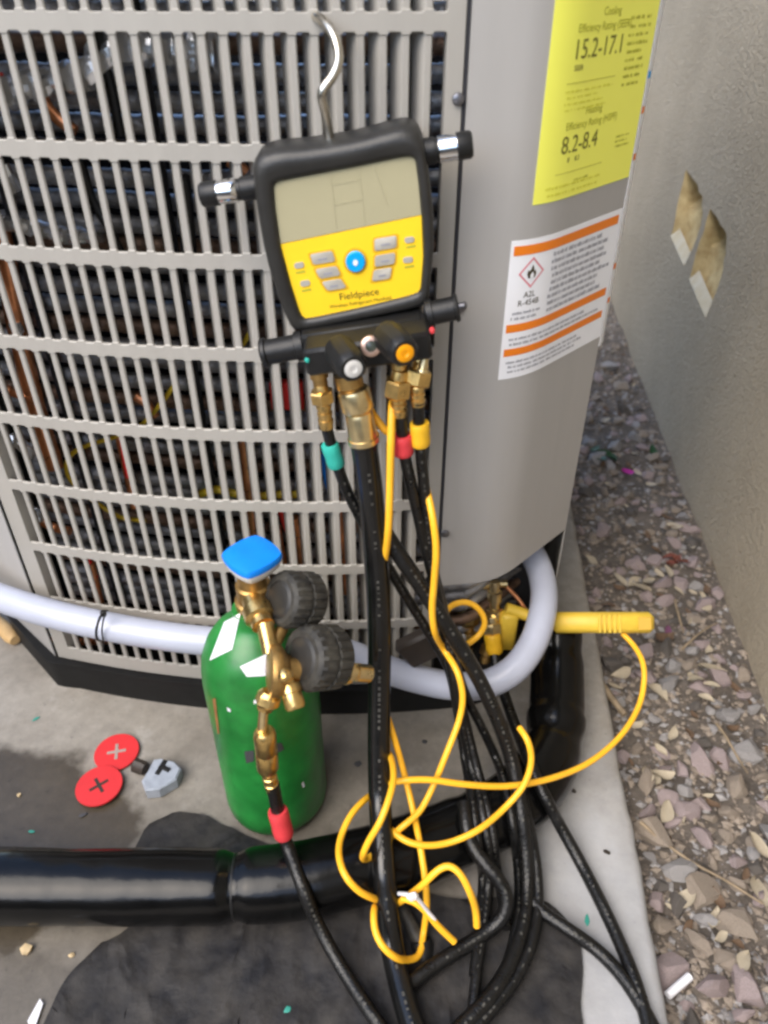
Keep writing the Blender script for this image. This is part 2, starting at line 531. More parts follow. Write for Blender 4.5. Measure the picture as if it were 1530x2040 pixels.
def smooth_path(P, step=0.008):
    """Catmull-Rom through the points, then evenly spaced"""
    P = [Vector(p) for p in P]
    Q = [P[0] * 2 - P[1]] + P + [P[-1] * 2 - P[-2]]
    out = []
    for i in range(1, len(Q) - 2):
        a, b, c, d = Q[i - 1], Q[i], Q[i + 1], Q[i + 2]
        n = max(2, int((c - b).length / step))
        t0 = 0.0
        t1 = t0 + max(1e-5, (b - a).length) ** 0.5
        t2 = t1 + max(1e-5, (c - b).length) ** 0.5
        t3 = t2 + max(1e-5, (d - c).length) ** 0.5
        for k in range(n):
            t = t1 + (t2 - t1) * k / n
            A1 = a * ((t1 - t) / (t1 - t0)) + b * ((t - t0) / (t1 - t0))
            A2 = b * ((t2 - t) / (t2 - t1)) + c * ((t - t1) / (t2 - t1))
            A3 = c * ((t3 - t) / (t3 - t2)) + d * ((t - t2) / (t3 - t2))
            B1 = A1 * ((t2 - t) / (t2 - t0)) + A2 * ((t - t0) / (t2 - t0))
            B2 = A2 * ((t3 - t) / (t3 - t1)) + A3 * ((t - t1) / (t3 - t1))
            out.append(B1 * ((t2 - t) / (t2 - t1)) + B2 * ((t - t1) / (t2 - t1)))
    out.append(P[-1])
    return out
def path(pl, step=0.008): return smooth_path([at(*p) for p in pl], step)
def text_geo(body, size, align='CENTER'):
    cu = bpy.data.curves.new('lettering', 'FONT')
    cu.body = body
    cu.size = size
    cu.align_x = align
    cu.resolution_u = 3
    o = bpy.data.objects.new('lettering', cu)
    COL.objects.link(o)
    dg = bpy.context.evaluated_depsgraph_get()
    me = bpy.data.meshes.new_from_object(o.evaluated_get(dg))
    vs = [v.co.copy() for v in me.vertices]
    fs = [tuple(p.vertices) for p in me.polygons]
    bpy.data.objects.remove(o)
    bpy.data.curves.remove(cu)
    bpy.data.meshes.remove(me)
    return vs, fs
def resample(poly, n, c=None):
    """poly (2D) seen from its centre at n equal angles"""
    if c is None:
        c = (sum(p[0] for p in poly) / len(poly), sum(p[1] for p in poly) / len(poly))
    out = []
    for k in range(n):
        a = 2 * math.pi * k / n
        dx, dy = math.cos(a), math.sin(a)
        best = None
        for i in range(len(poly)):
            x1, y1 = poly[i][0] - c[0], poly[i][1] - c[1]
            x2, y2 = poly[(i + 1) % len(poly)][0] - c[0], poly[(i + 1) % len(poly)][1] - c[1]
            den = dx * (y2 - y1) - dy * (x2 - x1)
            if abs(den) < 1e-12: continue
            t = (x1 * (y2 - y1) - y1 * (x2 - x1)) / den
            u = (x1 * dy - y1 * dx) / den
            if t > 0 and -1e-9 <= u <= 1 + 1e-9 and (best is None or t > best): best = t
        out.append((c[0] + dx * best, c[1] + dy * best))
    return out
def round_poly(P, it=2):
    for _ in range(it):
        Q = []
        for i in range(len(P)):
            a, b = P[i], P[(i + 1) % len(P)]
            Q.append((a[0] * .8 + b[0] * .2, a[1] * .8 + b[1] * .2))
            Q.append((a[0] * .2 + b[0] * .8, a[1] * .2 + b[1] * .8))
        P = Q
    return P

# ================================================================== SETTING
# soil: one sheet, finely divided beside the pad, reaching the horizon
def lines(lo, hi, n): return [lo + (hi - lo) * i / n for i in range(n + 1)]
gx = [-400, -60, -10, -3, -1, 0.0, 0.2] + lines(0.25, 0.80, 90) + [1.2, 3, 10, 60, 400]
gy = [-400, -60, -10, -3, -1, 0.0] + lines(0.15, 2.6, 230) + [4, 10, 60, 400]
def soil_z(x, y):
    z = -0.040
    if 0.2 < x < 0.85 and 0.1 < y < 2.65:
        p = Vector((x, y, 0))
        z += 0.010 * noise.noise(p * 7) + 0.006 * noise.noise(p * 22 + Vector((3, 1, 0))) + 0.0035 * noise.noise(p * 60)
    return z
g = MB()
nx, ny = len(gx), len(gy)
g.add([(x, y, soil_z(x, y)) for y in gy for x in gx],
      [(j * nx + i, j * nx + i + 1, (j + 1) * nx + i + 1, (j + 1) * nx + i) for j in range(ny - 1) for i in range(nx - 1)])
ground = g.build('ground', 'soil', smooth=60)
tag(ground, kind='structure', label='brown soil strip between the concrete pad and the wall')

# concrete pad with a rough right edge
xs = lines(-1.8, 0.0, 40) + lines(0.0, 1.0, 30)[1:]
pys = lines(-0.6, 1.7, 150)
g = MB()
V = []
for y in pys:
    e = edge_x(y) + 0.004 * noise.noise(Vector((y * 9, 2, 0))) + 0.0022 * noise.noise(Vector((y * 35, 5, 0)))
    row = []
    for i in range(60):
        x = -1.8 + (e - 0.010 + 1.8) * (i / 59) ** 0.6
        row.append((x, y, 0.0012 * noise.noise(Vector((x * 6, y * 6, 0)))))
    row += [(e - 0.004, y, -0.0016), (e, y, -0.006), (e + 0.002, y, -0.02), (e + 0.003, y, -0.09)]
    V += row
w = 64
g.add(V, [(j * w + i, j * w + i + 1, (j + 1) * w + i + 1, (j + 1) * w + i) for j in range(len(pys) - 1) for i in range(w - 1)])
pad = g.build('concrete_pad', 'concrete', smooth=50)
tag(pad, kind='structure', label='worn grey concrete pad under the unit')

# stucco wall with two broken-out pockets
wall = thing('stucco_wall', 'rough beige grey stucco wall with two chipped pockets', 'wall')
WN = Vector((-1, 0.09, 0)).normalized()          # faces the unit
WT = Vector((0.09, 1, 0)).normalized()
W0 = Vector((wall_x(0.0), 0, 0))
def wpt(t, z, off=0.0): return W0 + WT * t + Vector((0, 0, z)) + WN * off
def w2(px, py):
    p = atw(px, py)
    return ((p - W0).dot(WT), p.z)
pockets = [[(1367, 337), (1384, 360), (1400, 392), (1397, 440), (1389, 470), (1363, 529), (1350, 500), (1337, 470), (1349, 410)],
           [(1415, 416), (1432, 440), (1447, 465), (1446, 505), (1440, 540), (1406, 632), (1390, 595), (1374, 556), (1392, 485)]]
def ragged(P, seed):
    rnd = random.Random(seed); out = []
    for i in range(len(P)):
        a, b = P[i], P[(i + 1) % len(P)]
        out.append(a)
        for t in (.33, .66):
            out.append((a[0] + (b[0] - a[0]) * t + rnd.uniform(-2.2, 2.2), a[1] + (b[1] - a[1]) * t + rnd.uniform(-2.2, 2.2)))
    return out
pk0 = [[w2(*p) for p in P] for P in pockets]
pk = [[w2(*p) for p in ragged(P, 3 + i)] for i, P in enumerate(pockets)]
bmw = bmesh.new()
outer = [bmw.verts.new((a, b, 0)) for a, b in ((-2.0, -0.3), (5.0, -0.3), (5.0, 2.6), (-2.0, 2.6))]
edges = [bmw.edges.new((outer[i], outer[(i + 1) % 4])) for i in range(4)]
for P in pk:
    vv = [bmw.verts.new((a, b, 0)) for a, b in P]
    edges += [bmw.edges.new((vv[i], vv[(i + 1) % len(vv)])) for i in range(len(vv))]
bmesh.ops.triangle_fill(bmw, use_beauty=True, use_dissolve=False, edges=edges)
bmw.verts.ensure_lookup_table(); bmw.verts.index_update()
g = MB()
def inside(P, x, y):
    r = False
    for i in range(len(P)):
        (x1, y1), (x2, y2) = P[i], P[i - 1]
        if (y1 > y) != (y2 > y) and x < (x2 - x1) * (y - y1) / (y2 - y1) + x1: r = not r
    return r
fs = []
for f in bmw.faces:
    c = f.calc_center_median()
    if not any(inside(P, c.x, c.y) for P in pk): fs.append(tuple(v.index for v in f.verts))
g.add([wpt(v.co.x, v.co.y) for v in bmw.verts], fs)
bmw.free()
g.add([wpt(a, b, -0.15) for a, b in ((-2.0, -0.3), (5.0, -0.3), (5.0, 2.6), (-2.0, 2.6))], [(0, 1, 2, 3)])
g.add([wpt(-2, -.3), wpt(-2, -.3, -.15), wpt(-2, 2.6, -.15), wpt(-2, 2.6)], [(0, 1, 2, 3)])
g.add([wpt(5, -.3), wpt(5, -.3, -.15), wpt(5, 2.6, -.15), wpt(5, 2.6)], [(0, 1, 2, 3)])
g.add([wpt(-2, 2.6), wpt(-2, 2.6, -.15), wpt(5, 2.6, -.15), wpt(5, 2.6)], [(0, 1, 2, 3)])
g.build('plaster', 'stucco', wall, smooth=0)
for P, PO in zip(pk, pk0):
    ct = sum(p[0] for p in P) / len(P)
    cz = sum(p[1] for p in P) / len(P)
    zlo = min(p[1] for p in P); zhi = max(p[1] for p in P)
    l0 = [wpt(a, b, 0.0) for a, b in P]
    l1 = [wpt(a + (ct - a) * .06, b + (cz - b) * .03, -0.010 if b > cz else -0.004) for a, b in P]
    l2 = [wpt(a + (ct - a) * .16, b + (cz - b) * .10, -0.045 if b > cz else -0.020) for a, b in P]
    l3 = [wpt(ct + (a - ct) * .3, cz + (b - cz) * .3 + .004, -0.055 if b > cz else -0.035) for a, b in P]
    lo = MB(); lo.rings([l0, l1, l2, l3], cap0=False)
    lo.build('pocket', 'pocket_tan', wall, smooth=50)
    # pale plaster smear running out of the pocket's lower lip
    zc = zlo + (zhi - zlo) * 0.42
    lip = [(a, b) for a, b in P if b < zc]
    lip = sorted(PO, key=lambda q: q[1])[:3]
    m = MB()
    cx = sum(q[0] for q in lip) / 3
    top = [(a + (ct - a) * .1, min(zc, b + (zhi - zlo) * 0.14)) for a, b in lip]
    order = sorted(range(3), key=lambda i: lip[i][0])
    A = [wpt(lip[i][0], lip[i][1], 0.0015) for i in order]
    B = [wpt(top[i][0], top[i][1], -0.012) for i in order]
    m.add(A + B, [(0, 1, 4, 3), (1, 2, 5, 4)])
    C2 = [wpt(lip[i][0], lip[i][1] - 0.004, -0.03) for i in order]
    m.add(A + C2, [(0, 1, 4, 3), (1, 2, 5, 4)])
    m.build('plaster_lip', 'pocket_white', wall, smooth=50)

# unseen walls and eave added to block sky light from this corner
mat('shade_block', (0.20, 0.18, 0.15), 0.9, var=0.15, vscale=6, bump=0.4, bscale=60)
mat('shade_wood', (0.22, 0.19, 0.15), 0.8, var=0.1)
bw = thing('added_shade_wall', 'unseen brown block wall added opposite the unit to block sky light', 'wall')
g = MB(); g.box((-1.2, -2.35, 0.58), (2.2, 0.08, 0.63), None, .01); g.build('shade_face', 'shade_block', bw)
g = MB(); g.box((-1.2, -2.35, 1.24), (2.2, 0.10, 0.025), None, .01); g.build('shade_cap', 'shade_block', bw)
sw = thing('added_side_shade_wall', 'unseen brown block wall added far from the stucco wall to block sky light', 'wall')
g = MB(); g.box((-2.6, 1.4, 0.93), (0.08, 2.6, 0.98), None, .01); g.build('shade_face', 'shade_block', sw)
g = MB(); g.box((-2.6, 1.4, 1.94), (0.10, 2.6, 0.025), None, .01); g.build('shade_cap', 'shade_block', sw)
ev = thing('added_shade_eave', 'unseen wooden eave added over the stucco wall to block sky light', 'eave')
g = MB(); g.rings([[wpt(-2, 2.61, -.15), wpt(-2, 2.61, .45), wpt(-2, 2.70, .45), wpt(-2, 2.80, -.15)], [wpt(5, 2.61, -.15), wpt(5, 2.61, .45), wpt(5, 2.70, .45), wpt(5, 2.80, -.15)]])
g.build('shade_slab', 'shade_wood', ev, smooth=0)

# ================================================================== AIR CONDITIONER
ac = thing('air_conditioner', 'large tan grey outdoor air conditioning unit with slotted grille', 'air conditioner')
XL, XR = -0.466, 0.2475                      # front panel ends (chamfer begins at XL)
LC0 = Vector((XL - 0.004, front(XL), 0))
LC1 = Vector((-0.570, 0.846, 0))
UT = 0.96
def prism(plan, z0, z1, name, m, parent, thick=None, bev=0.0):
    g = MB()
    lo = [Vector((x, y, z0)) for x, y in plan]
    hi = [Vector((x, y, z1)) for x, y in plan]
    g.rings([lo, hi])
    return g.build(name, m, parent, smooth=35)
# outline of the whole unit
fx = lines(XL, XR, 60)
body_plan = [(x, front(x)) for x in fx] + [(0.268, 0.93), (0.275, 1.15), (0.255, 1.42), (0.17, 1.51), (-0.48, 1.51), (-0.57, 1.42), (-0.60, 1.15), (-0.595, 0.93), (LC1.x, LC1.y)]
base_plan = [(x * 1.0 - (0.012 if x < -0.45 else 0), front(x) - 0.006) for x in fx[:-6]] + [(0.246, 0.825)] + [(x + (0.004 if x > 0 else -0.006), y) for x, y in body_plan[61:]]
prism(base_plan, 0.001, 0.048, 'base_pan', 'base_plastic', ac)
# thin upper flange of the base pan
lip = [(x, y - 0.003 if y < 0.9 else y) for x, y in base_plan]
prism(lip, 0.0485, 0.054, 'base_rim', 'base_plastic', ac)
# top cover: a ring round the open fan outlet
g = MB()
tc_ = resample(body_plan, 96, (-0.16, 1.13))
th_ = [(-0.16 + .355 * math.cos(2 * math.pi * k / 96), 1.13 + .355 * math.sin(2 * math.pi * k / 96)) for k in range(96)]
g.rings([[Vector((x, y, UT)) for x, y in tc_], [Vector((x, y, UT + .05)) for x, y in tc_], [Vector((x, y, UT + .05)) for x, y in th_], [Vector((x, y, UT)) for x, y in th_], [Vector((x, y, UT)) for x, y in tc_]], cap0=False, cap1=False)
g.build('top_cover', 'paint', ac, smooth=30)
# dark box added behind the coil to block light inside the unit
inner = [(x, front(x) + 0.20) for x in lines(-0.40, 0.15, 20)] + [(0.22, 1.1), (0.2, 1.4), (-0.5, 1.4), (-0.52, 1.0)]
prism(inner, 0.056, 0.80, 'inner_light_block', 'dark_void', ac)
def sheet(pts, z0, z1, name, m, t=0.0015, n_z=1):
    """bent sheet-metal panel through plan points"""
    g = MB()
    P = [Vector((x, y, 0)) for x, y in pts]
    nrm = []
    for i in range(len(P)):
        d = P[min(i + 1, len(P) - 1)] - P[max(i - 1, 0)]
        nrm.append(Vector((d.y, -d.x, 0)).normalized())
    a = [p + Vector((0, 0, z0)) for p in P] + [p - n * t + Vector((0, 0, z0)) for p, n in list(zip(P, nrm))[::-1]]
    b = [p + Vector((0, 0, z1 - z0)) for p in a]
    g.rings([a, b])
    return g.build(name, m, ac, smooth=30)
# side and back panels
sheet([(0.2475, front(0.2475)), (0.262, 0.90), (0.272, 1.0), (0.275, 1.15), (0.255, 1.42)], 0.055, UT - .001, 'side_panel', 'paint')
sheet([(0.255, 1.425), (0.17, 1.51), (-0.48, 1.51), (-0.57, 1.425)], 0.055, UT - .001, 'back_panel', 'paint')
sheet([(-0.57, 1.42), (-0.60, 1.15), (-0.592, 0.93), (LC1.x - 0.001, LC1.y + 0.004)], 0.055, UT - .001, 'side_panel', 'paint')
sheet([(LC1.x, LC1.y), (LC0.x - .004, LC0.y + 0.005), (LC0.x - .0005, LC0.y + 0.0015)], 0.055, UT - .001, 'corner_post', 'panel_paint')
# service panel with the cut-out above the valves
SEAM = 0.066
PZ = 0.232
sheet([(x, front(x)) for x in lines(SEAM + 0.002, XR, 48)], PZ, UT - .001, 'service_panel', 'panel_paint', t=0.0018)
# return flange along the lower edge of the service panel
g = MB()
fx2 = lines(SEAM + 0.003, XR - 0.002, 30)
g.rings([[fp(x, PZ + 0.0005, 0.0022) for x in fx2] + [fp(x, PZ + 0.0005, 0.016) for x in fx2[::-1]],
         [fp(x, PZ + 0.002, 0.0022) for x in fx2] + [fp(x, PZ + 0.002, 0.016) for x in fx2[::-1]]])
g.build('panel_flange', 'panel_paint', ac)
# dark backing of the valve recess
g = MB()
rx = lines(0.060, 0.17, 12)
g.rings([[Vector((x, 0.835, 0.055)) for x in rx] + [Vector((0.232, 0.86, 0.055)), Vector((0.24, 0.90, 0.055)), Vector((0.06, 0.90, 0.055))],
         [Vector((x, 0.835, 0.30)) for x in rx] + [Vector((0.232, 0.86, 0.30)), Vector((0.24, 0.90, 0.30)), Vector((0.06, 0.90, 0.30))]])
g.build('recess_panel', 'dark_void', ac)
# seam gap
g = MB()
g.rings([[fp(SEAM - 0.0012, 0.056, -0.0004), fp(SEAM + 0.0016, 0.056, -0.0004), fp(SEAM + 0.0016, 0.056, 0.004), fp(SEAM - 0.0012, 0.056, 0.004)],
         [fp(SEAM - 0.0012, UT - .002, -0.0004), fp(SEAM + 0.0016, UT - .002, -0.0004), fp(SEAM + 0.0016, UT - .002, 0.004), fp(SEAM - 0.0012, UT - .002, 0.004)]])
g.build('panel_seam', 'gap', ac, smooth=0)

# grille: vertical slats behind horizontal rails
GX0, GX1, NCELL = -0.447, 0.053, 28
PITCH = (GX1 - GX0) / NCELL
SW = 0.0064
# slat shared mesh, local z up, +y into the unit
g = MB()
prof = [(-SW / 2, 0.0020), (-SW / 2 + 0.0009, 0.0010), (SW / 2 - 0.0009, 0.0010), (SW / 2, 0.0020), (SW / 2, 0.0036), (-SW / 2 + 0.0014, 0.0036), (-SW / 2 - 0.0066, 0.0200), (-SW / 2 - 0.0080, 0.0200)]
g.rings([[Vector((x, y, 0.06)) for x, y in prof], [Vector((x, y, UT - .003)) for x, y in prof]])
slat0 = g.build('slat', 'paint', ac, smooth=25)
for i in range(1, NCELL):
    X = GX0 + i * PITCH
    o = slat0 if i == 1 else slat0.copy()
    if i > 1:
        COL.objects.link(o); o.parent = ac
    n = front_n(X)
    o.location = (X, front(X), 0)
    o.rotation_euler = (0, 0, math.atan2(n.x, -n.y))
def rail(zc, h, name='rail', fil_lo=True, fil_hi=True):
    """horizontal rail with small fillets where the slats meet it"""
    lo, hi = [], []
    r = 0.0021
    for i in range(NCELL):
        a = GX0 + i * PITCH + SW / 2
        b = GX0 + (i + 1) * PITCH - SW / 2
        for t, e in ((0, r), (r * .2, r * .5), (r * .55, r * .15), (r, 0)):
            hi.append((a + t, zc + h / 2 + (e if fil_hi else 0))); lo.append((a + t, zc - h / 2 - (e if fil_lo else 0)))
        for t, e in ((r, 0), (r * .55, r * .15), (r * .2, r * .5), (0, r)):
            hi.append((b - t, zc + h / 2 + (e if fil_hi else 0))); lo.append((b - t, zc - h / 2 - (e if fil_lo else 0)))
    g = MB()
    n = len(lo)
    V = []
    for off in (0.0, 0.0008, 0.0032):
        ins = 0.0007 if off == 0.0 else 0.0
        V += [fp(x, z + ins, off) for x, z in lo] + [fp(x, z - ins, off) for x, z in hi]
    F = []
    for i in range(n - 1):
        F.append((i, i + 1, n + i + 1, n + i))
        for k in (0, 1):
            a, b = k * 2 * n, (k + 1) * 2 * n
            F.append((a + i, b + i, b + i + 1, a + i + 1))
            F.append((a + n + i, a + n + i + 1, b + n + i + 1, b + n + i))
        F.append((4 * n + i, 5 * n + i, 5 * n + i + 1, 4 * n + i + 1))
    g.add(V, F)
    return g.build(name, 'paint', ac, smooth=30)
for zc in (0.170, 0.264, 0.3585, 0.452, 0.546, 0.639, 0.732, 0.826, 0.920):
    rail(zc, 0.0135)
rail(0.068, 0.024, 'grille_sill', fil_lo=False)
# side margins of the grille
g = MB()
def margin(x0, x1):
    g = MB()
    X = lines(x0, x1, 4)
    g.rings([[fp(x, 0.056, 0.0) for x in X] + [fp(x, 0.056, 0.0142) for x in X[::-1]], [fp(x, UT - .002, 0.0) for x in X] + [fp(x, UT - .002, 0.0142) for x in X[::-1]]])
    g.build('grille_stile', 'paint', ac, smooth=30)
margin(XL + 0.0015, GX0 + SW / 2)
margin(GX1 - SW / 2, SEAM - 0.002)

# spiny coil tubes behind the grille
variants = []
for vi in range(4):
    g = MB()
    pts, rad = [], []
    cx = lines(-0.452, 0.235, 330)
    for i, x in enumerate(cx):
        q = Vector((x * 40, vi * 7.3, 0))
        p = fp(x, 0, 0.056 + 0.0025 * noise.noise(q * .35))
        p.z = 0.0025 * noise.noise(Vector((x * 9, vi * 3.1, 4)))
        pts.append(p)
        rad.append(0.0085 * (1 + 0.10 * noise.noise(q * 1.5)))
    g.tube(pts, rad, 10, rfun=lambda i, k, vi=vi: 1 + 0.05 * (i % 2) + 0.06 * (noise.cell(Vector((i * .61 + vi * 50, k * 1.7, vi))) - 0.5))
    o = g.build('coil_tube', 'spine_fin_brown' if vi == 2 else 'spine_fin', ac, smooth=60)
    variants.append(o)
zt = [0.075 + 0.0215 * k for k in range(41)]
for k, z in enumerate(zt):
    o = variants[k % 4]
    if k >= 4:
        o = o.copy(); COL.objects.link(o); o.parent = ac
    o.location = (0, 0.004 * math.sin(k * 2.3), z + 0.0015 * math.sin(k * 5.1))
for bx_ in (-0.37, -0.21, -0.06, 0.02):
    g = MB(); P0 = fp(bx_, 0, 0.042)
    g.box(Vector((P0.x, P0.y, 0.50)), (0.007, 0.0015, 0.44), Matrix.Rotation(math.atan2(front_n(bx_).x, -front_n(bx_).y), 3, 'Z'), 0.0005)
    g.build('coil_bracket', 'dark_void', ac)
# pipes and wires seen through the slots
def inner_pipe(name, m, pl, r, off=0.027, seg=10):
    g = MB(); r *= 1.25
    g.tube(smooth_path([atf(px, py, off) for px, py in pl], 0.006), r, seg)
    return g.build(name, m, ac, smooth=50)
inner_pipe('copper_pipe', 'copper', [(-5, 440), (12, 520), (32, 640), (50, 720), (66, 790), (84, 850), (110, 930)], 0.0085, off=0.034)
inner_pipe('copper_pipe', 'copper', [(75, 170), (95, 215), (120, 240), (150, 262)], 0.0045)
inner_pipe('copper_pipe', 'copper', [(482, 860), (492, 930), (497, 990), (503, 1070), (512, 1160), (520, 1230)], 0.005)
inner_pipe('copper_pipe', 'copper', [(236, 860), (246, 905), (258, 960), (268, 1010)], 0.0042)
inner_pipe('copper_pipe', 'copper', [(75, 1100), (90, 1150), (108, 1210), (120, 1260)], 0.005)
inner_pipe('copper_pipe', 'copper', [(180, 1120), (196, 1190), (208, 1230), (245, 1232), (300, 1228)], 0.005)
inner_pipe('copper_pipe', 'copper', [(105, 1270), (150, 1278), (210, 1275), (260, 1268)], 0.0045)
inner_pipe('copper_pipe', 'copper', [(270, 790), (290, 802), (310, 830)], 0.0042)
inner_pipe('copper_pipe', 'copper', [(550, 1050), (562, 1120), (575, 1190)], 0.005)
inner_pipe('copper_pipe', 'copper', [(585, 1030), (598, 1100), (604, 1170)], 0.005)
inner_pipe('copper_pipe', 'copper', [(668, 985), (680, 1080), (690, 1180)], 0.0045)
inner_pipe('copper_pipe', 'copper', [(455, 320), (478, 333), (490, 345)], 0.0045)
inner_pipe('copper_pipe', 'copper', [(720, 790), (728, 778), (738, 790)], 0.0055)
inner_pipe('copper_pipe', 'copper', [(10, 775), (45, 788), (75, 800)], 0.0045)
inner_pipe('copper_pipe', 'copper', [(85, 1040), (110, 1052), (140, 1058)], 0.0045)
inner_pipe('red_wire', 'red_plastic', [(558, 1015), (575, 1060), (598, 1120), (590, 1170)], 0.0035)
inner_pipe('red_wire', 'red_plastic', [(-5, 150), (10, 168), (25, 175), (40, 190)], 0.004)
inner_pipe('red_wire', 'red_plastic', [(174, 1115), (186, 1140), (190, 1165)], 0.004)
inner_pipe('red_wire', 'red_plastic', [(244, 878), (250, 920), (256, 950)], 0.003, off=0.022)
inner_pipe('blue_wire', 'blue_plastic', [(640, 900), (646, 940), (660, 990), (672, 1060), (700, 1100)], 0.0028)
inner_pipe('yellow_wire', 'yellow_wire', [(345, 770), (320, 805), (280, 848), (230, 870), (160, 893), (135, 915), (134, 945), (150, 968), (190, 1000), (240, 1030), (290, 1038)], 0.0021, off=0.024)
inner_pipe('yellow_wire', 'yellow_wire', [(500, 660), (478, 695), (462, 712)], 0.0021)
inner_pipe('yellow_wire', 'yellow_wire', [(398, 985), (430, 975), (470, 984), (520, 988), (560, 985), (600, 985)], 0.0038)
inner_pipe('black_wire', 'rubber', [(195, 60), (205, 110), (222, 180), (240, 270)], 0.0035, off=0.022)
inner_pipe('black_wire', 'rubber', [(160, 320), (185, 400), (215, 450), (240, 500)], 0.0035, off=0.022)
inner_pipe('black_wire', 'rubber', [(362, 350), (370, 420), (378, 520)], 0.006, off=0.022)
def foil(pl, r, name='foil_sleeve'):
    g = MB()
    pts = smooth_path([atf(px, py, 0.029) for px, py in pl], 0.004)
    g.tube(pts, [r * (1 + .25 * noise.noise(p * 60)) for p in pts], 14, rfun=lambda i, k: 1 + 0.3 * (noise.cell(Vector((i * .37, k * .71, r * 900))) - .5))
    g.build(name, 'foil', ac, smooth=20)
foil([(-10, 190), (50, 175), (110, 160), (180, 140), (230, 100), (330, 96), (430, 104)], 0.0145)
foil([(-10, 440), (60, 452), (130, 468), (200, 470)], 0.009)
foil([(0, 330), (15, 360), (30, 385)], 0.008)
foil([(20, 870), (50, 892), (75, 905)], 0.008)
foil([(40, 1005), (70, 1022), (90, 1030)], 0.007)
foil([(30, 640), (40, 668), (48, 690)], 0.007, 'white_tape')
# red relay box behind the slats
g = MB()
c = atf(572, 786, 0.0275)
g.box(c, (0.0175, 0.006, 0.0165), bev=0.002)
g.build('relay_box', 'red_plastic', ac)
# screws on the front
def screw(px, py, off=-0.002):
    p = atf(px, py, 0)
    n = front_n(p.x)
    g = MB()
    g.spin(p - n * 0.002, p + n * 0.004, [(0, 0.0030), (0.0032, 0.0030), (0.0038, 0.0052), (0.0052, 0.0048), (0.0062, 0.003)], 12)
    g.build('screw', 'screw', ac)
screw(912, 197); screw(916, 612); screw(886, 1061)

# ---- service valves in the recess, part of the unit
def fitting(name, m, A, B, prof, parent, seg=16):
    g = MB(); g.spin(A, B, prof, seg); return g.build(name, m, parent, smooth=30)
a, b = at(905, 1163, 0.80), at(1010, 1163, 0.80)
fitting('liquid_line', 'brass_pale', a, b, [(0, .0055), ((b - a).length * .55, .0055), ((b - a).length * .56, .0085), ((b - a).length * .75, .0085), ((b - a).length * .76, .0055), ((b - a).length, .0055)], ac)
a, b = at(986, 1158, 0.785), at(984, 1262, 0.765)
L_ = (b - a).length
fitting('service_valve', 'brass_pale', a, b, [(0, .007), (L_ * .18, .007), (L_ * .2, .010), (L_ * .36, .010), (L_ * .38, .007), (L_ * .5, .007), (L_ * .52, .0115), (L_ * .68, .0115), (L_ * .7, .008), (L_, .008)], ac)
a, b = at(903, 1222, 0.80), at(950, 1236, 0.772)
L_ = (b - a).length
fitting('service_valve', 'brass', a, b, [(0, .012), (L_ * .3, .016), (L_ * .6, .017), (L_ * .8, .014), (L_, .008)], ac)
a, b = at(935, 1240, 0.785), at(930, 1310, 0.765)
fitting('valve_stem', 'brass', a, b, [(0, .008), (.012, .008), (.014, .012), (.026, .012), (.028, .007), (.05, .007)], ac)
a, b = at(985, 1260, 0.77), at(962, 1330, 0.745)
fitting('valve_stem', 'brass_dull', a, b, [(0, .009), (.02, .009), (.022, .012), (.034, .012), (.036, .008), (.055, .008)], ac)
g = MB(); g.tube(path([(1005, 1165, .80), (1030, 1190, .79), (1052, 1225, .775), (1062, 1260, .765)]), 0.0028, 10); g.build('capillary_tube', 'copper', ac)
g = MB(); g.tube(path([(1015, 1222, .80), (1045, 1224, .79), (1075, 1226, .78)]), 0.009, 12); g.build('suction_stub', 'copper_ring', ac)

# ---- labels on the service panel
def on_panel(s, z, off): return fp(x_of(s), z, -off)
def label_sheet(name, s0, s1, z0, z1, m, off=0.0005, n=30):
    g = MB()
    S = lines(s0, s1, n)
    a = [on_panel(s, z0, off) for s in S] + [on_panel(s, z0, 0.0001) for s in S[::-1]]
    b = [on_panel(s, z1, off) for s in S] + [on_panel(s, z1, 0.0001) for s in S[::-1]]
    g.rings([a, b])
    return g.build(name, m, ac, smooth=30)
def strip(name, parent, m, s0, s1, z0, z1, off, n=24):
    g = MB(); S = lines(s0, s1, n)
    g.add([on_panel(s, z0, off) for s in S] + [on_panel(s, z1, off) for s in S], [(i, i + 1, n + 2 + i, n + 1 + i) for i in range(n)])
    return g.build(name, m, parent, smooth=30)
def panel_text(parent, body, size, s, z, m, off, sx=1.0, align='LEFT', name='lettering'):
    vs_, fs_ = text_geo(body, size, align)
    g = MB()
    g.add([on_panel(s + v.x * sx, z + v.y, off) for v in vs_], fs_)
    return g.build(name, m, parent, smooth=0)
def fine_print(parent, m, s0, s1, z0, z1, rows, off, dens=0.85, seed=1, hfac=0.55):
    rnd = random.Random(seed)
    g = MB()
    dz = (z1 - z0) / rows
    for r_ in range(rows):
        z = z1 - (r_ + .5) * dz
        s = s0 + rnd.random() * 0.004
        end = s1 - rnd.random() * (s1 - s0) * 0.35
        while s < end:
            for _ in range(rnd.randint(2, 8)):
                w_ = rnd.uniform(.0006, .0013)
                hh = dz * hfac * .5
                up_ = hh * rnd.choice((.55, .55, .6, 1.0))
                if s + w_ < s1 and rnd.random() < dens:
                    e = s + w_
                    g.add([on_panel(s, z - hh, off), on_panel(e, z - hh, off), on_panel(e, z + up_, off), on_panel(s, z + up_, off)], [(0, 1, 2, 3)])
                s += w_ + .0004
            s += .0013
    return g.build('fine_print', m, parent, smooth=0)
sE0, sE1 = s_of(0.134), s_of(0.2465)
EL = label_sheet('energy_label', sE0, sE1, 0.685, 0.93, 'label_yellow')
o1 = 0.0009
panel_text(EL, 'Cooling', 0.0085, sE0 + 0.062, 0.8268, 'ink_olive', o1)
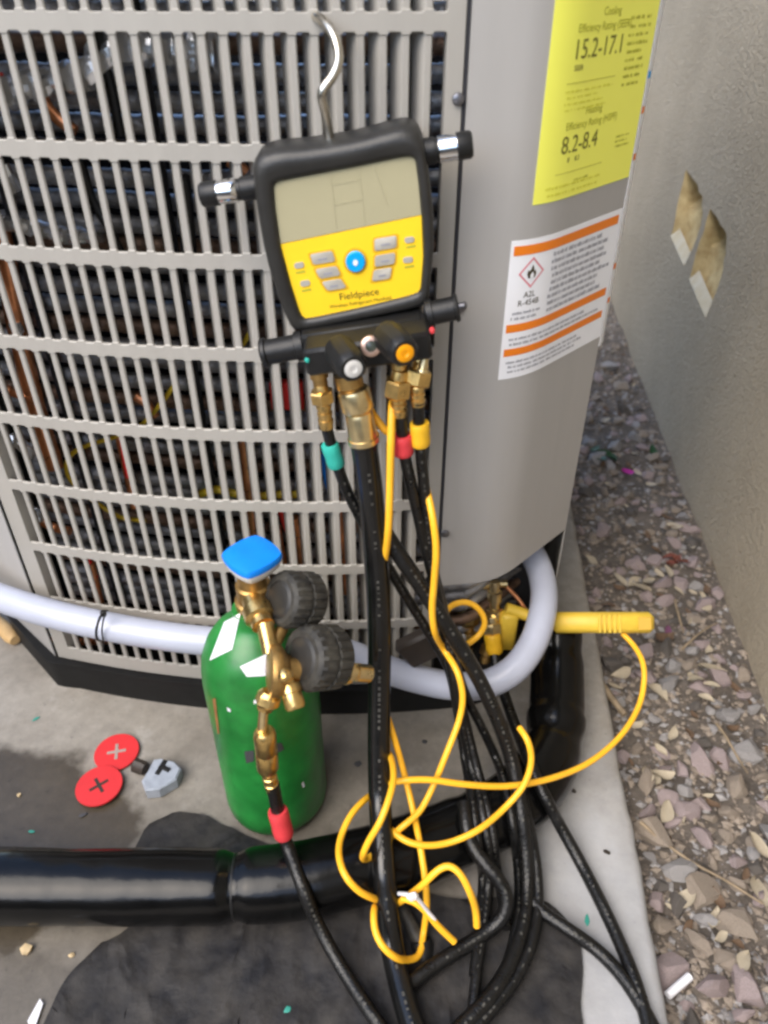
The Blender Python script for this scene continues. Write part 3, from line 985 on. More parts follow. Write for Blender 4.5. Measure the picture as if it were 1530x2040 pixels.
panel_text(EL, 'Efficiency Rating (SEER)', 0.0085, sE0 + 0.028, 0.8165, 'ink_olive', o1)
panel_text(EL, '15.2-17.1', 0.0205, sE0 + 0.025, 0.7975, 'ink_faded', o1)
panel_text(EL, 'SEER', 0.006, sE0 + 0.029, 0.789, 'ink', o1)
panel_text(EL, 'Heating', 0.0085, sE0 + 0.055, 0.7535, 'ink_olive', o1)
panel_text(EL, 'Efficiency Rating (HSPF)', 0.0085, sE0 + 0.028, 0.7435, 'ink_olive', o1)
panel_text(EL, '8.2-8.4', 0.0205, sE0 + 0.025, 0.7245, 'ink_faded', o1)
panel_text(EL, '8     8.2', 0.006, sE0 + 0.036, 0.7165, 'ink', o1)
fine_print(EL, 'ink_olive', sE0 + 0.106, sE1 - 0.010, 0.768, 0.826, 9, o1, seed=3, hfac=.42)
fine_print(EL, 'ink_olive', sE0 + 0.112, sE1 - 0.012, 0.7165, 0.7295, 3, o1, seed=5, hfac=.45)
fine_print(EL, 'ink_olive', sE0 + 0.050, sE0 + 0.085, 0.697, 0.702, 1, o1, seed=8, hfac=.4)
fine_print(EL, 'ink_pale', sE0 + 0.022, sE0 + 0.095, 0.757, 0.776, 4, o1, seed=31, hfac=.4)
fine_print(EL, 'ink_pale', sE0 + 0.012, sE0 + 0.10, 0.688, 0.7, 2, o1, seed=32, hfac=.4)
strip('scale_line', EL, 'ink_olive', sE0 + 0.022, sE0 + 0.095, 0.7795, 0.7800, o1)
strip('scale_line', EL, 'ink_olive', sE0 + 0.022, sE0 + 0.095, 0.7075, 0.7080, o1)
sW0, sW1 = s_of(0.118), s_of(0.2468)
WL = label_sheet('warning_label', sW0, sW1, 0.513, 0.6545, 'label_white')
for z0, z1 in ((0.6405, 0.6495), (0.5640, 0.5725), (0.5385, 0.5465)):
    strip('orange_stripe', WL, 'label_orange', sW0 + 0.003, sW1 - 0.006, z0, z1, o1)
# flammable diamond
sc_, zc_, hd = sW0 + 0.025, 0.6225, 0.0150
g = MB()
def dia(h): return [(sc_ + h, zc_), (sc_, zc_ + h), (sc_ - h, zc_), (sc_, zc_ - h)]
for i in range(4):
    a, b = dia(hd), dia(hd - 0.0024)
    g.add([on_panel(*a[i], o1), on_panel(*a[(i + 1) % 4], o1), on_panel(*b[(i + 1) % 4], o1), on_panel(*b[i], o1)], [(0, 1, 2, 3)])
g.build('hazard_diamond', 'label_red', WL, smooth=0)
fl = [(-.0038, -.0052), (.0038, -.0052), (.0052, -.0015), (.0040, .0022), (.0026, .0008), (.0018, .0052), (.0002, .0075), (-.0012, .0035), (-.0030, .0015), (-.0046, .003), (-.0054, -.001)]
fl2 = [(-.0018, -.0050), (.0020, -.0050), (.0024, -.002), (.0006, .0010), (-.0018, -.0018)]
g = MB(); g.add([on_panel(sc_ + x, zc_ + z, o1) for x, z in fl], [tuple(range(len(fl)))]); g.build('flame', 'ink', WL, smooth=0)
g = MB(); g.add([on_panel(sc_ + x, zc_ + z, o1 + .0003) for x, z in fl2], [tuple(range(len(fl2)))]); g.build('flame_core', 'label_white', WL, smooth=0)
panel_text(WL, 'A2L', 0.0085, sc_, 0.5985, 'ink', o1, align='CENTER')
panel_text(WL, 'R-454B', 0.0085, sc_, 0.5905, 'ink', o1, align='CENTER')
fine_print(WL, 'ink_grey', sW0 + 0.006, sW0 + 0.044, 0.5755, 0.5865, 2, o1, seed=11, dens=.95)
fine_print(WL, 'ink_grey', sW0 + 0.050, sW1 - 0.010, 0.5755, 0.6385, 9, o1, seed=12, dens=.97, hfac=.62)
fine_print(WL, 'ink_grey', sW0 + 0.006, sW1 - 0.016, 0.5485, 0.5595, 2, o1, seed=13, dens=.97)
fine_print(WL, 'ink_grey', sW0 + 0.006, sW1 - 0.016, 0.5185, 0.534, 3, o1, seed=14, dens=.97)
# edge of another label wrapping round the corner of the unit
g = MB()
ce = Vector((XR, front(XR), 0))
pr = [ce + Vector((0.0006, 0.0004, 0)), ce + Vector((0.0042, 0.0050, 0)), ce + Vector((0.0085, 0.014, 0)), ce + Vector((0.0095, 0.022, 0))]
pr2 = [p + Vector((-0.0009, 0.0004, 0)) for p in pr[::-1]]
g.rings([[p + Vector((0, 0, 0.500)) for p in pr + pr2], [p + Vector((0, 0, 0.92)) for p in pr + pr2]])
cl = g.build('side_label', 'label_white', ac, smooth=30)
for zz, mm in ((0.772, 'button_blue'), (0.742, 'label_orange'), (0.70, 'label_orange'), (0.59, 'label_orange'), (0.552, 'label_orange')):
    g = MB()
    q = [p + Vector((0.0004, -0.0006, 0)) for p in pr[:2]]
    g.add([q[0] + Vector((0, 0, zz)), q[1] + Vector((0, 0, zz)), q[1] + Vector((0, 0, zz + .006)), q[0] + Vector((0, 0, zz + .006))], [(0, 1, 2, 3)])
    g.build('print_mark', mm, cl, smooth=0)

# ================================================================== GAUGE MANIFOLD
gm = thing('gauge_manifold', 'black and yellow digital gauge set hanging by a hook on the grille', 'gauge')
YF = 0.642
DA = R(9.0)
EX, EZ = Vector((math.cos(DA), 0, math.sin(DA))), Vector((-math.sin(DA), 0, math.cos(DA)))
def dp(px, py, y=YF): return at(px, py, YF) * 1.0 + Vector((0, y - YF, 0))
body = [(498, 336), (510, 311), (545, 300), (600, 296), (655, 289), (715, 278), (772, 262), (807, 253), (832, 260), (847, 288), (857, 357), (866, 435), (866, 500), (860, 560), (856, 607), (840, 618), (733, 640), (600, 664), (580, 664), (556, 614), (525, 514), (505, 400)]
panel = [(545, 372), (552, 366), (620, 353), (720, 334), (815, 314), (827, 319), (834, 370), (840, 432), (843, 514), (838, 578), (830, 588), (720, 615), (612, 638), (601, 635), (580, 573), (558, 490), (548, 420)]
cen = (695, 470)
NB = 144
ob = resample(round_poly(body, 1), NB, cen)
ib = resample(round_poly(panel, 1), NB, cen)
def lerp2(A, B, t): return [(a[0] + (b[0] - a[0]) * t, a[1] + (b[1] - a[1]) * t) for a, b in zip(A, B)]
def grow(A, k): return [(cen[0] + (a[0] - cen[0]) * k, cen[1] + (a[1] - cen[1]) * k) for a in A]
g = MB()
g.rings([[dp(*p, 0.690) for p in grow(ob, .97)], [dp(*p, 0.685) for p in ob], [dp(*p, 0.656) for p in ob],
         [dp(*p, 0.648) for p in lerp2(ob, ib, .06)], [dp(*p, 0.6435) for p in lerp2(ob, ib, .2)], [dp(*p, 0.642) for p in lerp2(ob, ib, .42)],
         [dp(*p, 0.6425) for p in lerp2(ob, ib, .75)], [dp(*p, 0.6445) for p in lerp2(ob, ib, .93)], [dp(*p, 0.6485) for p in ib]])
g.build('housing', 'rubber_housing', gm, smooth=50)
def flat(name, poly, y, th, m, parent, bev=0.0):
    g = MB()
    c = (sum(p[0] for p in poly) / len(poly), sum(p[1] for p in poly) / len(poly))
    q = [(c[0] + (p[0] - c[0]) * (1 - bev), c[1] + (p[1] - c[1]) * (1 - bev)) for p in poly]
    g.rings([[dp(*p, y + th) for p in poly], [dp(*p, y + th * .3) for p in poly], [dp(*p, y) for p in q]])
    return g.build(name, m, parent, smooth=40)
lcd = [(544, 372), (552, 365), (620, 352), (720, 333), (815, 313), (827, 318), (834, 370), (839.5, 431), (700, 460), (558, 489), (548, 420)]
SCR = flat('screen', lcd, 0.6468, 0.002, 'lcd', gm)
for P in ([(657, 345), (658.5, 345), (671, 466), (669.5, 466)], [(714, 334), (715.5, 334), (728, 455), (726.5, 455)], [(660, 372), (715, 361), (715, 362.2), (660, 373.2)], [(664, 412), (722, 400), (722, 401.2), (664, 413.2)], [(742, 335), (745, 334.5), (772, 410), (770.5, 411)]):
    flat('display_line', P, 0.6465, 0.0008, 'lcd_line', SCR)
kp = [(558, 490.5), (700, 461.5), (839.7, 432.5), (843, 514), (838, 579), (830, 589), (720, 616), (612, 639), (600, 636), (580, 573)]
KP = flat('keypad', kp, 0.6466, 0.002, 'keypad_yellow', gm)
def rrect(cx, cy, hw, hh, ang=-9.5, skew=0.0, n=4, r=5):
    out = []
    a0 = R(ang)
    for qx, qy, s0 in ((1, -1, -90), (1, 1, 0), (-1, 1, 90), (-1, -1, 180)):
        for k in range(n + 1):
            t = R(s0 + 90 * k / n)
            x = qx * (hw - r) + r * math.cos(t)
            y = qy * (hh - r) + r * math.sin(t)
            x += skew * y
            out.append((cx + x * math.cos(a0) - y * math.sin(a0), cy + x * math.sin(a0) + y * math.cos(a0)))
    return out
for i, (cx, cy, hw, hh, sk) in enumerate([(642, 517, 24, 12, .15), (653, 546, 23, 11, .3), (665, 571, 21, 11, .45), (768, 488, 24, 13, -.15), (767, 521, 22, 12, -.2), (761, 550, 20, 12, -.35)]):
    flat('key_border', rrect(cx, cy, hw + 2.5, hh + 2.5, skew=sk), 0.6463, 0.0008, 'keypad_amber', KP)
    B = flat('button', rrect(cx, cy, hw - 1.5, hh - 1, skew=sk), 0.6457, 0.0012, 'button_grey', KP, bev=.05)
    flat('key_mark', rrect(cx, cy + 2, hw * .40, 2.2, r=2), 0.6455, 0.0004, 'ink_grey', KP)
for cx, cy in ((595, 532), (607, 568), (816, 481), (813, 521)):
    flat('button', rrect(cx, cy, 10, 6), 0.6458, 0.0012, 'button_grey', KP, bev=.05)
    flat('key_mark', rrect(cx + 3, cy + 14, 10, 2.4, r=2), 0.6464, 0.0004, 'ink_olive', KP)
circ = [(708 + 25 * math.cos(2 * math.pi * k / 32), 524 + 27 * math.sin(2 * math.pi * k / 32)) for k in range(32)]
flat('key_border', circ, 0.6463, 0.0008, 'keypad_amber', KP)
circ = [(708 + 19.5 * math.cos(2 * math.pi * k / 32), 524 + 21 * math.sin(2 * math.pi * k / 32)) for k in range(32)]
flat('power_button', circ, 0.6440, 0.003, 'button_blue', KP, bev=.1)
circ = [(708 + 5 * math.cos(2 * math.pi * k / 16), 525 + 6 * math.sin(2 * math.pi * k / 16)) for k in range(16)]
flat('power_mark', circ, 0.6437, 0.0006, 'white_plastic', KP)
def dev_text(body_, size, px, py, m, sx=1.0):
    vs_, fs_ = text_geo(body_, size)
    c = dp(px, py, 0.6462)
    g = MB(); g.add([c + EX * v.x * sx + EZ * v.y for v in vs_], fs_)
    g.build('lettering', m, KP, smooth=0)
dev_text('Fieldpiece', 0.0088, 716, 596, 'ink', 1.0)
dev_text('Wireless Refrigerant Manifold', 0.0043, 718, 609, 'ink', 1.05)
# hook
g = MB()
hk = [(658, 300, .668), (655, 262, .668), (646, 215, .664), (641, 192, .662), (645, 176, .662), (658, 160, .664), (670, 138, .666), (675, 112, .668), (669, 82, .672), (656, 56, .680), (641, 40, .690), (630, 33, .702), (623, 34, .716), (621, 45, .726)]
g.tube(path(hk, 0.004), 0.0038, 12)
g.build('hook', 'steel_hook', gm)
# rubber-capped posts with chrome rings
def post(p0, p1, y0, y1, r, name, chrome=None):
    A, B = at(*p0, y0), at(*p1, y1)
    L0 = (B - A).length
    g = MB()
    g.spin(A, B, [(0, r * .86), (0.002, r), (L0 * .30, r), (L0 * .31, r * .86), (L0 * .70, r * .86), (L0 * .72, r * .97), (L0, r * .97)], 24)
    o = g.build(name, 'rubber', gm)
    if chrome:
        g = MB(); d = (B - A)
        g.spin(A + d * chrome[0], A + d * chrome[1], [(0, r * .9), (0.0006, r * .95), ((chrome[1] - chrome[0]) * L0 - .0006, r * .95), ((chrome[1] - chrome[0]) * L0, r * .9)], 28)
        g.build('chrome_ring', 'chrome', o)
post((400, 389), (515, 372), .662, .662, 0.0098, 'side_post', (.26, .64))
post((941, 287), (838, 304), .662, .662, 0.0105, 'side_post', (.22, .66))
def lowpost(p0, p1, y0, y1, r):
    A, B = at(*p0, y0), at(*p1, y1)
    L0 = (B - A).length
    g = MB()
    g.spin(A, B, [(0, r * .9), (0.0015, r), (L0 * .12, r), (L0 * .14, r * .84), (L0 * .8, r * .84), (L0 * .82, r), (L0, r)], 24)
    g.build('handwheel_post', 'rubber', gm)
lowpost((522, 704), (606, 688), .640, .640, 0.0135)
lowpost((914, 612), (850, 626), .640, .640, 0.0125)
g = MB(); g.spin(at(910, 612, .640), at(932, 607, .640), [(0, .0035), (.006, .003), (.0075, .004), (.009, .002)], 10); g.build('valve_pin', 'screw', gm)
# manifold block
RB = Matrix((EX, Vector((0, 1, 0)), EZ)).transposed()
c = at(733, 686, .622)
g = MB(); g.box(c, (0.0545, 0.0225, 0.0125), RB, 0.003); g.build('manifold_block', 'rubber', gm)
c2 = at(722, 652, .648)
g = MB(); g.box(c2, (0.0545, 0.020, 0.0085), RB, 0.003); g.build('block_shoulder', 'rubber', gm)
for px, py, m in ((612, 717, 'teal'), (861, 659, 'band_red')):
    p = at(px, py, .600)
    g = MB(); g.spin(p + Vector((0, .003, 0)), p - Vector((0, .1, 0)), [(0, .0022), (.0045, .0022), (.0055, .0014)], 10); g.build('port_dot', m, gm)
def knob(p0, p1, y0, y1, r, capm):
    A, B = at(*p0, y0), at(*p1, y1)
    L0 = (B - A).length
    g = MB()
    g.spin(A, B, [(0, r * .55), (L0 * .12, r * .95), (L0 * .2, r), (L0 * .8, r), (L0 * .95, r * .9), (L0, r * .78)], 36,
           amod=lambda i, a: 1 + (0.035 * (1 if math.cos(9 * a) > 0.2 else -.6) if 1 < i < 5 else 0))
    o = g.build('knob', 'rubber', gm, smooth=35)
    g = MB()
    t = (B - A).normalized()
    g.spin(B - t * .001, B + t * .01, [(0, r * .56), (.0016, r * .56), (.0020, r * .50), (.0020, r * .22), (.0014, r * .18), (.0014, r * .05)], 28)
    g.build('knob_cap', capm, o, smooth=30)
knob((672, 690), (704, 735), .602, .558, 0.0132, 'silver_cap')
knob((768, 664), (807, 704), .602, .560, 0.0132, 'orange_cap')
A = at(738, 688, .602); B = at(740, 692, .588)
g = MB(); g.spin(A, B, [(0, .0085), (.009, .0085), (.0095, .0078), (.0095, .0048), (.007, .0045)], 24); sgz = g.build('sight_glass', 'copper_ring', gm)
g = MB(); t = (B - A).normalized(); g.spin(A + t * .006, B, [(0, .0046), (.0024, .0046), (.003, .003)], 20); g.build('lens', 'glass_dark', sgz)
# brass ports under the block
def port(p0, p1, y0, y1, r, m='brass'):
    A, B = at(*p0, y0), at(*p1, y1)
    L0 = (B - A).length
    g = MB(); g.spin(A, B, [(0, r), (L0 * .55, r), (L0 * .57, r * .8), (L0, r * .8)], 18); g.build('port', m, gm, smooth=30)
port((632, 728), (640, 772), .628, .625, .0085, 'brass_dull')
port((692, 745), (704, 790), .622, .618, .0125, 'brass_dull')
port((795, 715), (796, 752), .622, .618, .0070)
port((838, 706), (832, 735), .628, .624, .0072)
g = MB(); g.spin(at(846, 712, .61), at(842, 735, .606), [(0, .004), (.010, .004), (.0105, .0055), (.013, .0055)], 12); g.build('depressor_core', 'brass_pale', gm)

IP = path([(1108, 1262, .772), (1110, 1310, .742), (1110, 1370, .703), (1108, 1430, .660), (1100, 1490, .618), (1070, 1552, .568), (1005, 1612, .525), (900, 1663, .492), (800, 1702, .468), (700, 1730, .452), (600, 1752, .440), (470, 1765, .433), (330, 1766, .433), (180, 1766, .432), (0, 1764, .432), (-160, 1760, .434), (-500, 1756, .436), (-900, 1750, .438), (-1500, 1745, .44)], 0.006)
def clear(p, r):
    """rest a point on the pad, the mat and the insulated pipe instead of passing through them"""
    C = Vector((0, 0, CAMH)); d = p - C; k = 1.0
    fl = 0.0095 if (p.x < 0.21 and p.y < 0.50) else 0.0015
    near = [q for q in IP if (q - p).length < 0.16]
    while k > 0.6:
        q = C + d * k
        if q.z >= r + fl and all((q - a).length > 0.0405 + r for a in near): break
        k -= 0.003
    return C + d * k
def rest_path(pl, r, step):
    P = smooth_path([clear(at(*p), r) for p in pl], step)
    P = [clear(p, r) for p in P]
    for _ in range(3):
        P = [P[0]] + [(P[i - 1] + P[i] * 2 + P[i + 1]) / 4 for i in range(1, len(P) - 1)] + [P[-1]]
    return P
# ================================================================== HOSES
def hose(name, label, pl, r, m='hose', group=None, stripe=False, cat='hose'):
    t = thing(name, label, cat, group)
    if pl[-1][1] > 2035:                     # hoses that leave the picture run on over the pad
        (xa, ya, _), (xb, yb, Yb) = pl[-2], pl[-1]
        k = max(-1.2, min(1.2, (xb - xa) / (yb - ya)))
        pl = pl + [(xb + k * 160, yb + 180, Yb - .08), (xb + k * 260, yb + 420, Yb - .17)]
    P = rest_path(pl, r, 0.006)
    g = MB(); g.tube(P, r, 16)
    g.build('tube', m, t, smooth=60)
    rnd = random.Random(len(P) * 7 + int(r * 1e5))
    g = MB(); C = Vector((0.02, -0.1, CAMH + .3)); i = 4
    while i < len(P) - 6:
        if rnd.random() < (.75 if noise.noise(P[i] * 25) > -.1 else .15):
            T = (P[i + 1] - P[i]).normalized(); v = C - P[i]; n = (v - T * v.dot(T)).normalized(); b = T.cross(n)
            a0 = rnd.uniform(0, .3); ln = rnd.uniform(.0016, .0046); wd = min(r * rnd.uniform(.10, .22), .0013)
            q = P[i] + T * a0 * .006 + n * (r * .995 + .0003)
            g.add([q - b * wd, q + b * wd, q + b * wd + T * ln, q - b * wd + T * ln], [(0, 1, 2, 3)])
        i += 1
    tag(g.build('pale_dash', 'hose_dash', t, smooth=0), kind='stuff')  # broken row of pale dashes along the camera-facing side
    return t, P
def nut(parent, P, m, name, prof, hexn=None, seg=18):
    g = MB()
    A, B = Vector(P[0]), Vector(P[1])
    L0 = (B - A).length
    am = None
    if hexn:
        am = lambda i, a: (1 / math.cos(((a + math.pi / hexn) % (2 * math.pi / hexn)) - math.pi / hexn) * .93 if prof[i][2] else 1)
    g.spin(A, B, [(p[0] * L0, p[1]) for p in prof], 36 if hexn else seg, amod=am)
    return g.build(name, m, parent, smooth=30)
barb = lambda r: [(0, r * .9, 0), (.08, r, 0), (.2, r, 0), (.22, r * .86, 0), (.34, r * .86, 0), (.36, r, 0), (.5, r, 0), (.52, r * .86, 0), (.64, r * .86, 0), (.66, r, 0), (.82, r, 0), (.84, r * .86, 0), (1, r * .9, 0)]
hexnut = lambda r: [(0, r * .55, 0), (.12, r * .62, 0), (.28, r * .66, 0), (.3, r * .9, 1), (.36, r, 1), (.84, r, 1), (.9, r * .9, 1), (1, r * .55, 0)]
def band(parent, P, r, m):
    nut(parent, P, m, 'colour_band', [(0, r * .92, 0), (.06, r, 0), (.3, r * 1.02, 0), (.5, r * .98, 0), (.7, r * 1.03, 0), (.94, r, 0), (1, r * .92, 0)], seg=20)

# teal banded hose on the left port
t, P = hose('refrigerant_hose', 'thin black hose with teal band on the left port of the gauge set', [(650, 848, .622), (656, 872, .622), (668, 915, .622), (690, 975, .622), (725, 1045, .622), (765, 1115, .620), (810, 1190, .618), (855, 1262, .615), (893, 1330, .605), (912, 1420, .590), (926, 1510, .568), (940, 1590, .545), (952, 1680, .525), (962, 1745, .497), (955, 1850, .43), (944, 1945, .365)], 0.0056)
nut(t, (at(638, 766, .624), at(645, 805, .623)), 'brass', 'flare_nut', hexnut(.0105), 6)
nut(t, (at(644, 802, .623), at(651, 852, .622)), 'brass', 'barb', barb(.0072))
band(t, (at(656, 884, .622), at(671, 928, .622)), .0085, 'teal')
# thick vacuum hose
t, P = hose('vacuum_hose', 'thick black hose hanging from the big brass coupling and crossing the pipe', [(722, 868, .612), (730, 920, .611), (740, 1000, .606), (748, 1100, .598), (754, 1200, .586), (756, 1300, .570), (755, 1400, .548), (755, 1500, .522), (757, 1600, .490), (762, 1690, .448), (769, 1790, .407), (782, 1890, .372), (800, 1970, .342), (822, 2045, .313), (850, 2110, .29)], 0.0126, 'hose_big')
nut(t, (at(702, 770, .617), at(716, 822, .614)), 'brass_pale', 'coupling', [(0, .009, 0), (.1, .0138, 0), (.2, .0148, 0), (.8, .0150, 0), (.92, .0138, 0), (1, .0115, 0)], seg=30)
nut(t, (at(714, 820, .614), at(726, 882, .612)), 'brass_pale', 'ferrule', [(0, .0115, 0), (.1, .0128, 0), (.78, .0138, 0), (.8, .0150, 0), (.95, .0150, 0), (1, .0130, 0)], seg=30)
g = MB(); p_ = at(811, 1992, .327); q_ = at(812, 1990, .322); g.spin(p_, q_, [(0, .0038), (.0022, .0038), (.003, .002)], 12); g.build('rivet', 'silver_cap', t)
# red banded hose on the gauge set
t, P = hose('refrigerant_hose', 'black hose with red band second from the right under the gauge set', [(797, 820, .612), (800, 850, .612), (806, 905, .612), (820, 970, .612), (836, 1040, .612), (852, 1110, .612), (872, 1185, .610), (888, 1270, .605), (902, 1350, .592), (920, 1440, .575), (940, 1530, .550), (962, 1620, .523), (974, 1700, .505), (972, 1775, .462), (960, 1870, .41), (948, 1950, .372), (942, 2010, .345)], 0.0058)
nut(t, (at(797, 738, .616), at(789, 795, .614)), 'brass', 'flare_nut', hexnut(.0118), 6)
nut(t, (at(793, 788, .613), at(796, 828, .612)), 'brass', 'barb', barb(.0075))
band(t, (at(801, 866, .612), at(804, 904, .612)), .0098, 'band_red')
# yellow banded hose on the gauge set
t, P = hose('refrigerant_hose', 'black hose with yellow band on the right port of the gauge set', [(833, 800, .612), (834, 840, .612), (838, 900, .612), (846, 980, .613), (852, 1060, .614), (862, 1130, .615), (880, 1200, .614), (897, 1290, .602), (914, 1380, .585), (935, 1470, .568), (958, 1560, .548), (978, 1640, .528), (988, 1720, .500), (1000, 1790, .45), (1010, 1850, .42)], 0.0056)
nut(t, (at(840, 722, .622), at(829, 772, .616)), 'brass', 'flare_nut', hexnut(.0112), 6)
nut(t, (at(831, 768, .614), at(833, 808, .612)), 'brass', 'barb', barb(.0066))
band(t, (at(836, 842, .612), at(838, 886, .612)), .0092, 'band_yellow')
# thick brownish hose of the bundle
t, P = hose('charging_hose', 'matte black hose running diagonally in front of the bundle', [(735, 985, .628), (760, 1050, .612), (800, 1112, .600), (850, 1185, .592), (900, 1262, .585), (950, 1345, .572), (990, 1430, .556), (1018, 1510, .538), (1036, 1600, .512), (1047, 1690, .470), (1050, 1770, .438), (1040, 1850, .402), (1012, 1930, .366), (965, 2000, .337), (905, 2060, .312)], 0.0085)
t, P = hose('charging_hose', 'glossy black hose curving along the outside of the bundle over the mat', [(1000, 1440, .575), (1025, 1530, .548), (1048, 1620, .515), (1066, 1710, .468), (1072, 1790, .430), (1062, 1870, .393), (1030, 1945, .361), (985, 2005, .336), (930, 2065, .310)], 0.0066)
t, P = hose('charging_hose', 'thin black hose slanting down through the middle of the bundle', [(858, 1150, .628), (900, 1300, .608), (930, 1390, .598), (960, 1450, .588), (992, 1520, .568), (1012, 1590, .543), (1028, 1690, .500), (1034, 1790, .452), (1022, 1880, .405), (995, 1960, .368), (960, 2040, .325)], 0.0056)
# yellow banded hose on the service valve, running out over the pad
t, P = hose('refrigerant_hose', 'black hose running from the yellow band at the service valve across the bare pad', [(984, 1296, .742), (992, 1340, .715), (1010, 1400, .672), (1035, 1470, .618), (1066, 1545, .572), (1108, 1630, .528), (1160, 1725, .472), (1215, 1835, .412), (1262, 1945, .362), (1290, 2040, .318), (1300, 2110, .29)], 0.0072)
nut(t, (at(979, 1228, .764), at(981, 1266, .755)), 'brass_pale', 'flare_nut', hexnut(.0120), 6)
band(t, (at(980, 1262, .753), at(986, 1300, .742)), .0115, 'band_yellow')
t, P = hose('charging_hose', 'short stretch of black hose on the bare pad meeting the long hose near the bottom', [(1040, 1770, .455), (1075, 1812, .430), (1130, 1850, .409), (1190, 1893, .387), (1240, 1945, .362), (1282, 2010, .333), (1322, 2090, .297)], 0.0072)
# stiff bent hose with a plug
t, P = hose('bent_hose', 'stiff black hose bent like a hairpin over the pipe beside the thick hose', [(925, 1600, .530), (930, 1650, .497), (942, 1690, .468), (968, 1722, .440), (995, 1755, .428), (1012, 1790, .415), (1002, 1828, .402), (965, 1860, .392), (915, 1892, .380), (860, 1927, .366), (815, 1962, .352)], 0.0080)
t = thing('hose_plug', 'black plug with brass tip tucked against the thick hose on the mat', 'plug')
nut(t, (at(795, 1800, .420), at(842, 1888, .383)), 'rubber_dusty', 'strain_relief', [(0, .006, 0), (.3, .0075, 0), (1, .0085, 0)])
nut(t, (at(838, 1872, .388), at(848, 1922, .370)), 'rubber', 'plug_body', [(0, .0105, 0), (.1, .0118, 0), (.9, .0118, 0), (1, .010, 0)])
nut(t, (at(846, 1916, .372), at(849, 1932, .366)), 'brass', 'tip', [(0, .0075, 0), (.8, .0075, 0), (1, .005, 0)])
# the hose from the cylinder
t, P = hose('refrigerant_hose', 'black hose with red band leading from the green cylinder over the pipe', [(543, 1562, .468), (549, 1592, .466), (558, 1640, .460), (575, 1692, .452), (600, 1760, .425), (635, 1845, .388), (685, 1935, .352), (740, 2020, .322), (790, 2090, .295)], 0.0072)
nut(t, (at(527, 1455, .474), at(534, 1535, .471)), 'brass', 'coupling', [(0, .008, 0), (.05, .0105, 0), (.12, .0112, 0), (.5, .0112, 0), (.52, .0105, 0), (.55, .0112, 0), (.92, .0112, 0), (1, .009, 0)], seg=26)
nut(t, (at(533, 1530, .471), at(544, 1575, .468)), 'brass', 'barb', barb(.0078))
band(t, (at(553, 1614, .463), at(566, 1664, .456)), .0108, 'band_red')

# ================================================================== CONDUIT, INSULATED PIPE
cd = thing('flexible_conduit', 'pale grey flexible conduit sweeping round the front of the unit', 'conduit')
P = path([(-700, 720, 1.30), (-480, 900, 1.05), (-300, 1040, .90), (-160, 1120, .80), (-60, 1168, .755), (10, 1194, .727), (100, 1222, .702), (205, 1246, .686), (320, 1266, .676), (430, 1278, .670), (560, 1282, .668), (690, 1302, .664), (760, 1330, .660), (830, 1352, .656), (900, 1366, .652), (965, 1364, .652), (1022, 1335, .664), (1060, 1285, .692), (1080, 1225, .730), (1083, 1170, .778), (1070, 1122, .820), (1050, 1085, .850)], 0.008)
g = MB(); g.tube(P, 0.0182, 24); g.build('sleeve', 'conduit', cd, smooth=60)
zt_ = thing('cable_tie', 'thin black tie wrapped round the pale conduit', 'cable tie')
c = at(205, 1246, .686)
ax = (at(215, 1248, .685) - at(195, 1244, .687)).normalized()
g = MB()
loop = []
uu = Vector((0, 0, 1)); uu = (uu - ax * uu.dot(ax)).normalized(); ww = ax.cross(uu)
for k in range(33):
    a = 2 * math.pi * k / 32
    loop.append(c + (uu * math.cos(a) + ww * math.sin(a)) * 0.0188)
g.tube(loop, 0.0014, 8, caps=False); g.build('strap', 'rubber', zt_)
g = MB(); g.box(at(206, 1222, .672), (.003, .003, .004), bev=.0008); hd_ = g.build('tie_head', 'rubber', zt_)
g = MB(); g.tube(path([(208, 1225, .668), (203, 1255, .664), (206, 1280, .664), (204, 1298, .668)], .004), 0.0011, 6); g.build('tail', 'rubber', zt_)

ins = thing('insulated_pipe', 'fat black foam insulated pipe lying across the pad to the valve', 'pipe')
rad = []
knots = [(at(470, 1765, .433), .86, .010), (at(1104, 1470, .632), .90, .014), (at(1110, 1300, .75), .93, .012), (at(940, 1645, .50), .93, .012)]
for p in IP:
    r = 0.0395 * (1 + 0.035 * noise.noise(p * 14) + 0.012 * noise.noise(p * 50))
    for q, k, wd in knots:
        r *= 1 - (1 - k) * math.exp(-((p - q).length / wd) ** 2)
    if p.x > 0.17 and p.z > 0.02 and p.y > 0.66: r *= 0.93
    rad.append(r)
g = MB(); g.tube(IP, rad, 36, rfun=lambda i, k: 1 + .026 * noise.noise(Vector((i * .06, math.cos(k * .1745) * 1.6, math.sin(k * .1745) * 1.6))) + .010 * noise.noise(Vector((i * .25, math.cos(k * .1745) * 3, math.sin(k * .1745) * 3)))); g.build('foam_sleeve', 'insulation', ins, smooth=60)
# thin seam where two lengths of sleeve butt together
c = at(470, 1765, .433)
i0 = min(range(len(IP)), key=lambda i: (IP[i] - c).length)
g = MB(); d_ = (IP[i0 + 1] - IP[i0 - 1]).normalized()
g.spin(IP[i0] - d_ * .0015, IP[i0] + d_ * .0015, [(0, rad[i0] * .99), (.0006, rad[i0] * 1.02), (.0024, rad[i0] * 1.02), (.003, rad[i0] * .99)], 40)
g.build('butt_joint', 'rubber', ins)
# dark foam collar seen under the bundle by the base
g = MB(); g.box(at(838, 1288, .665), (.026, .010, .022), Matrix.Rotation(R(-35), 3, 'Y'), .004)
fo = g.build('foam_block', 'dark_brown')
tag(fo, 'small dark brown foam block wedged behind the hose bundle at the grille', 'foam block')

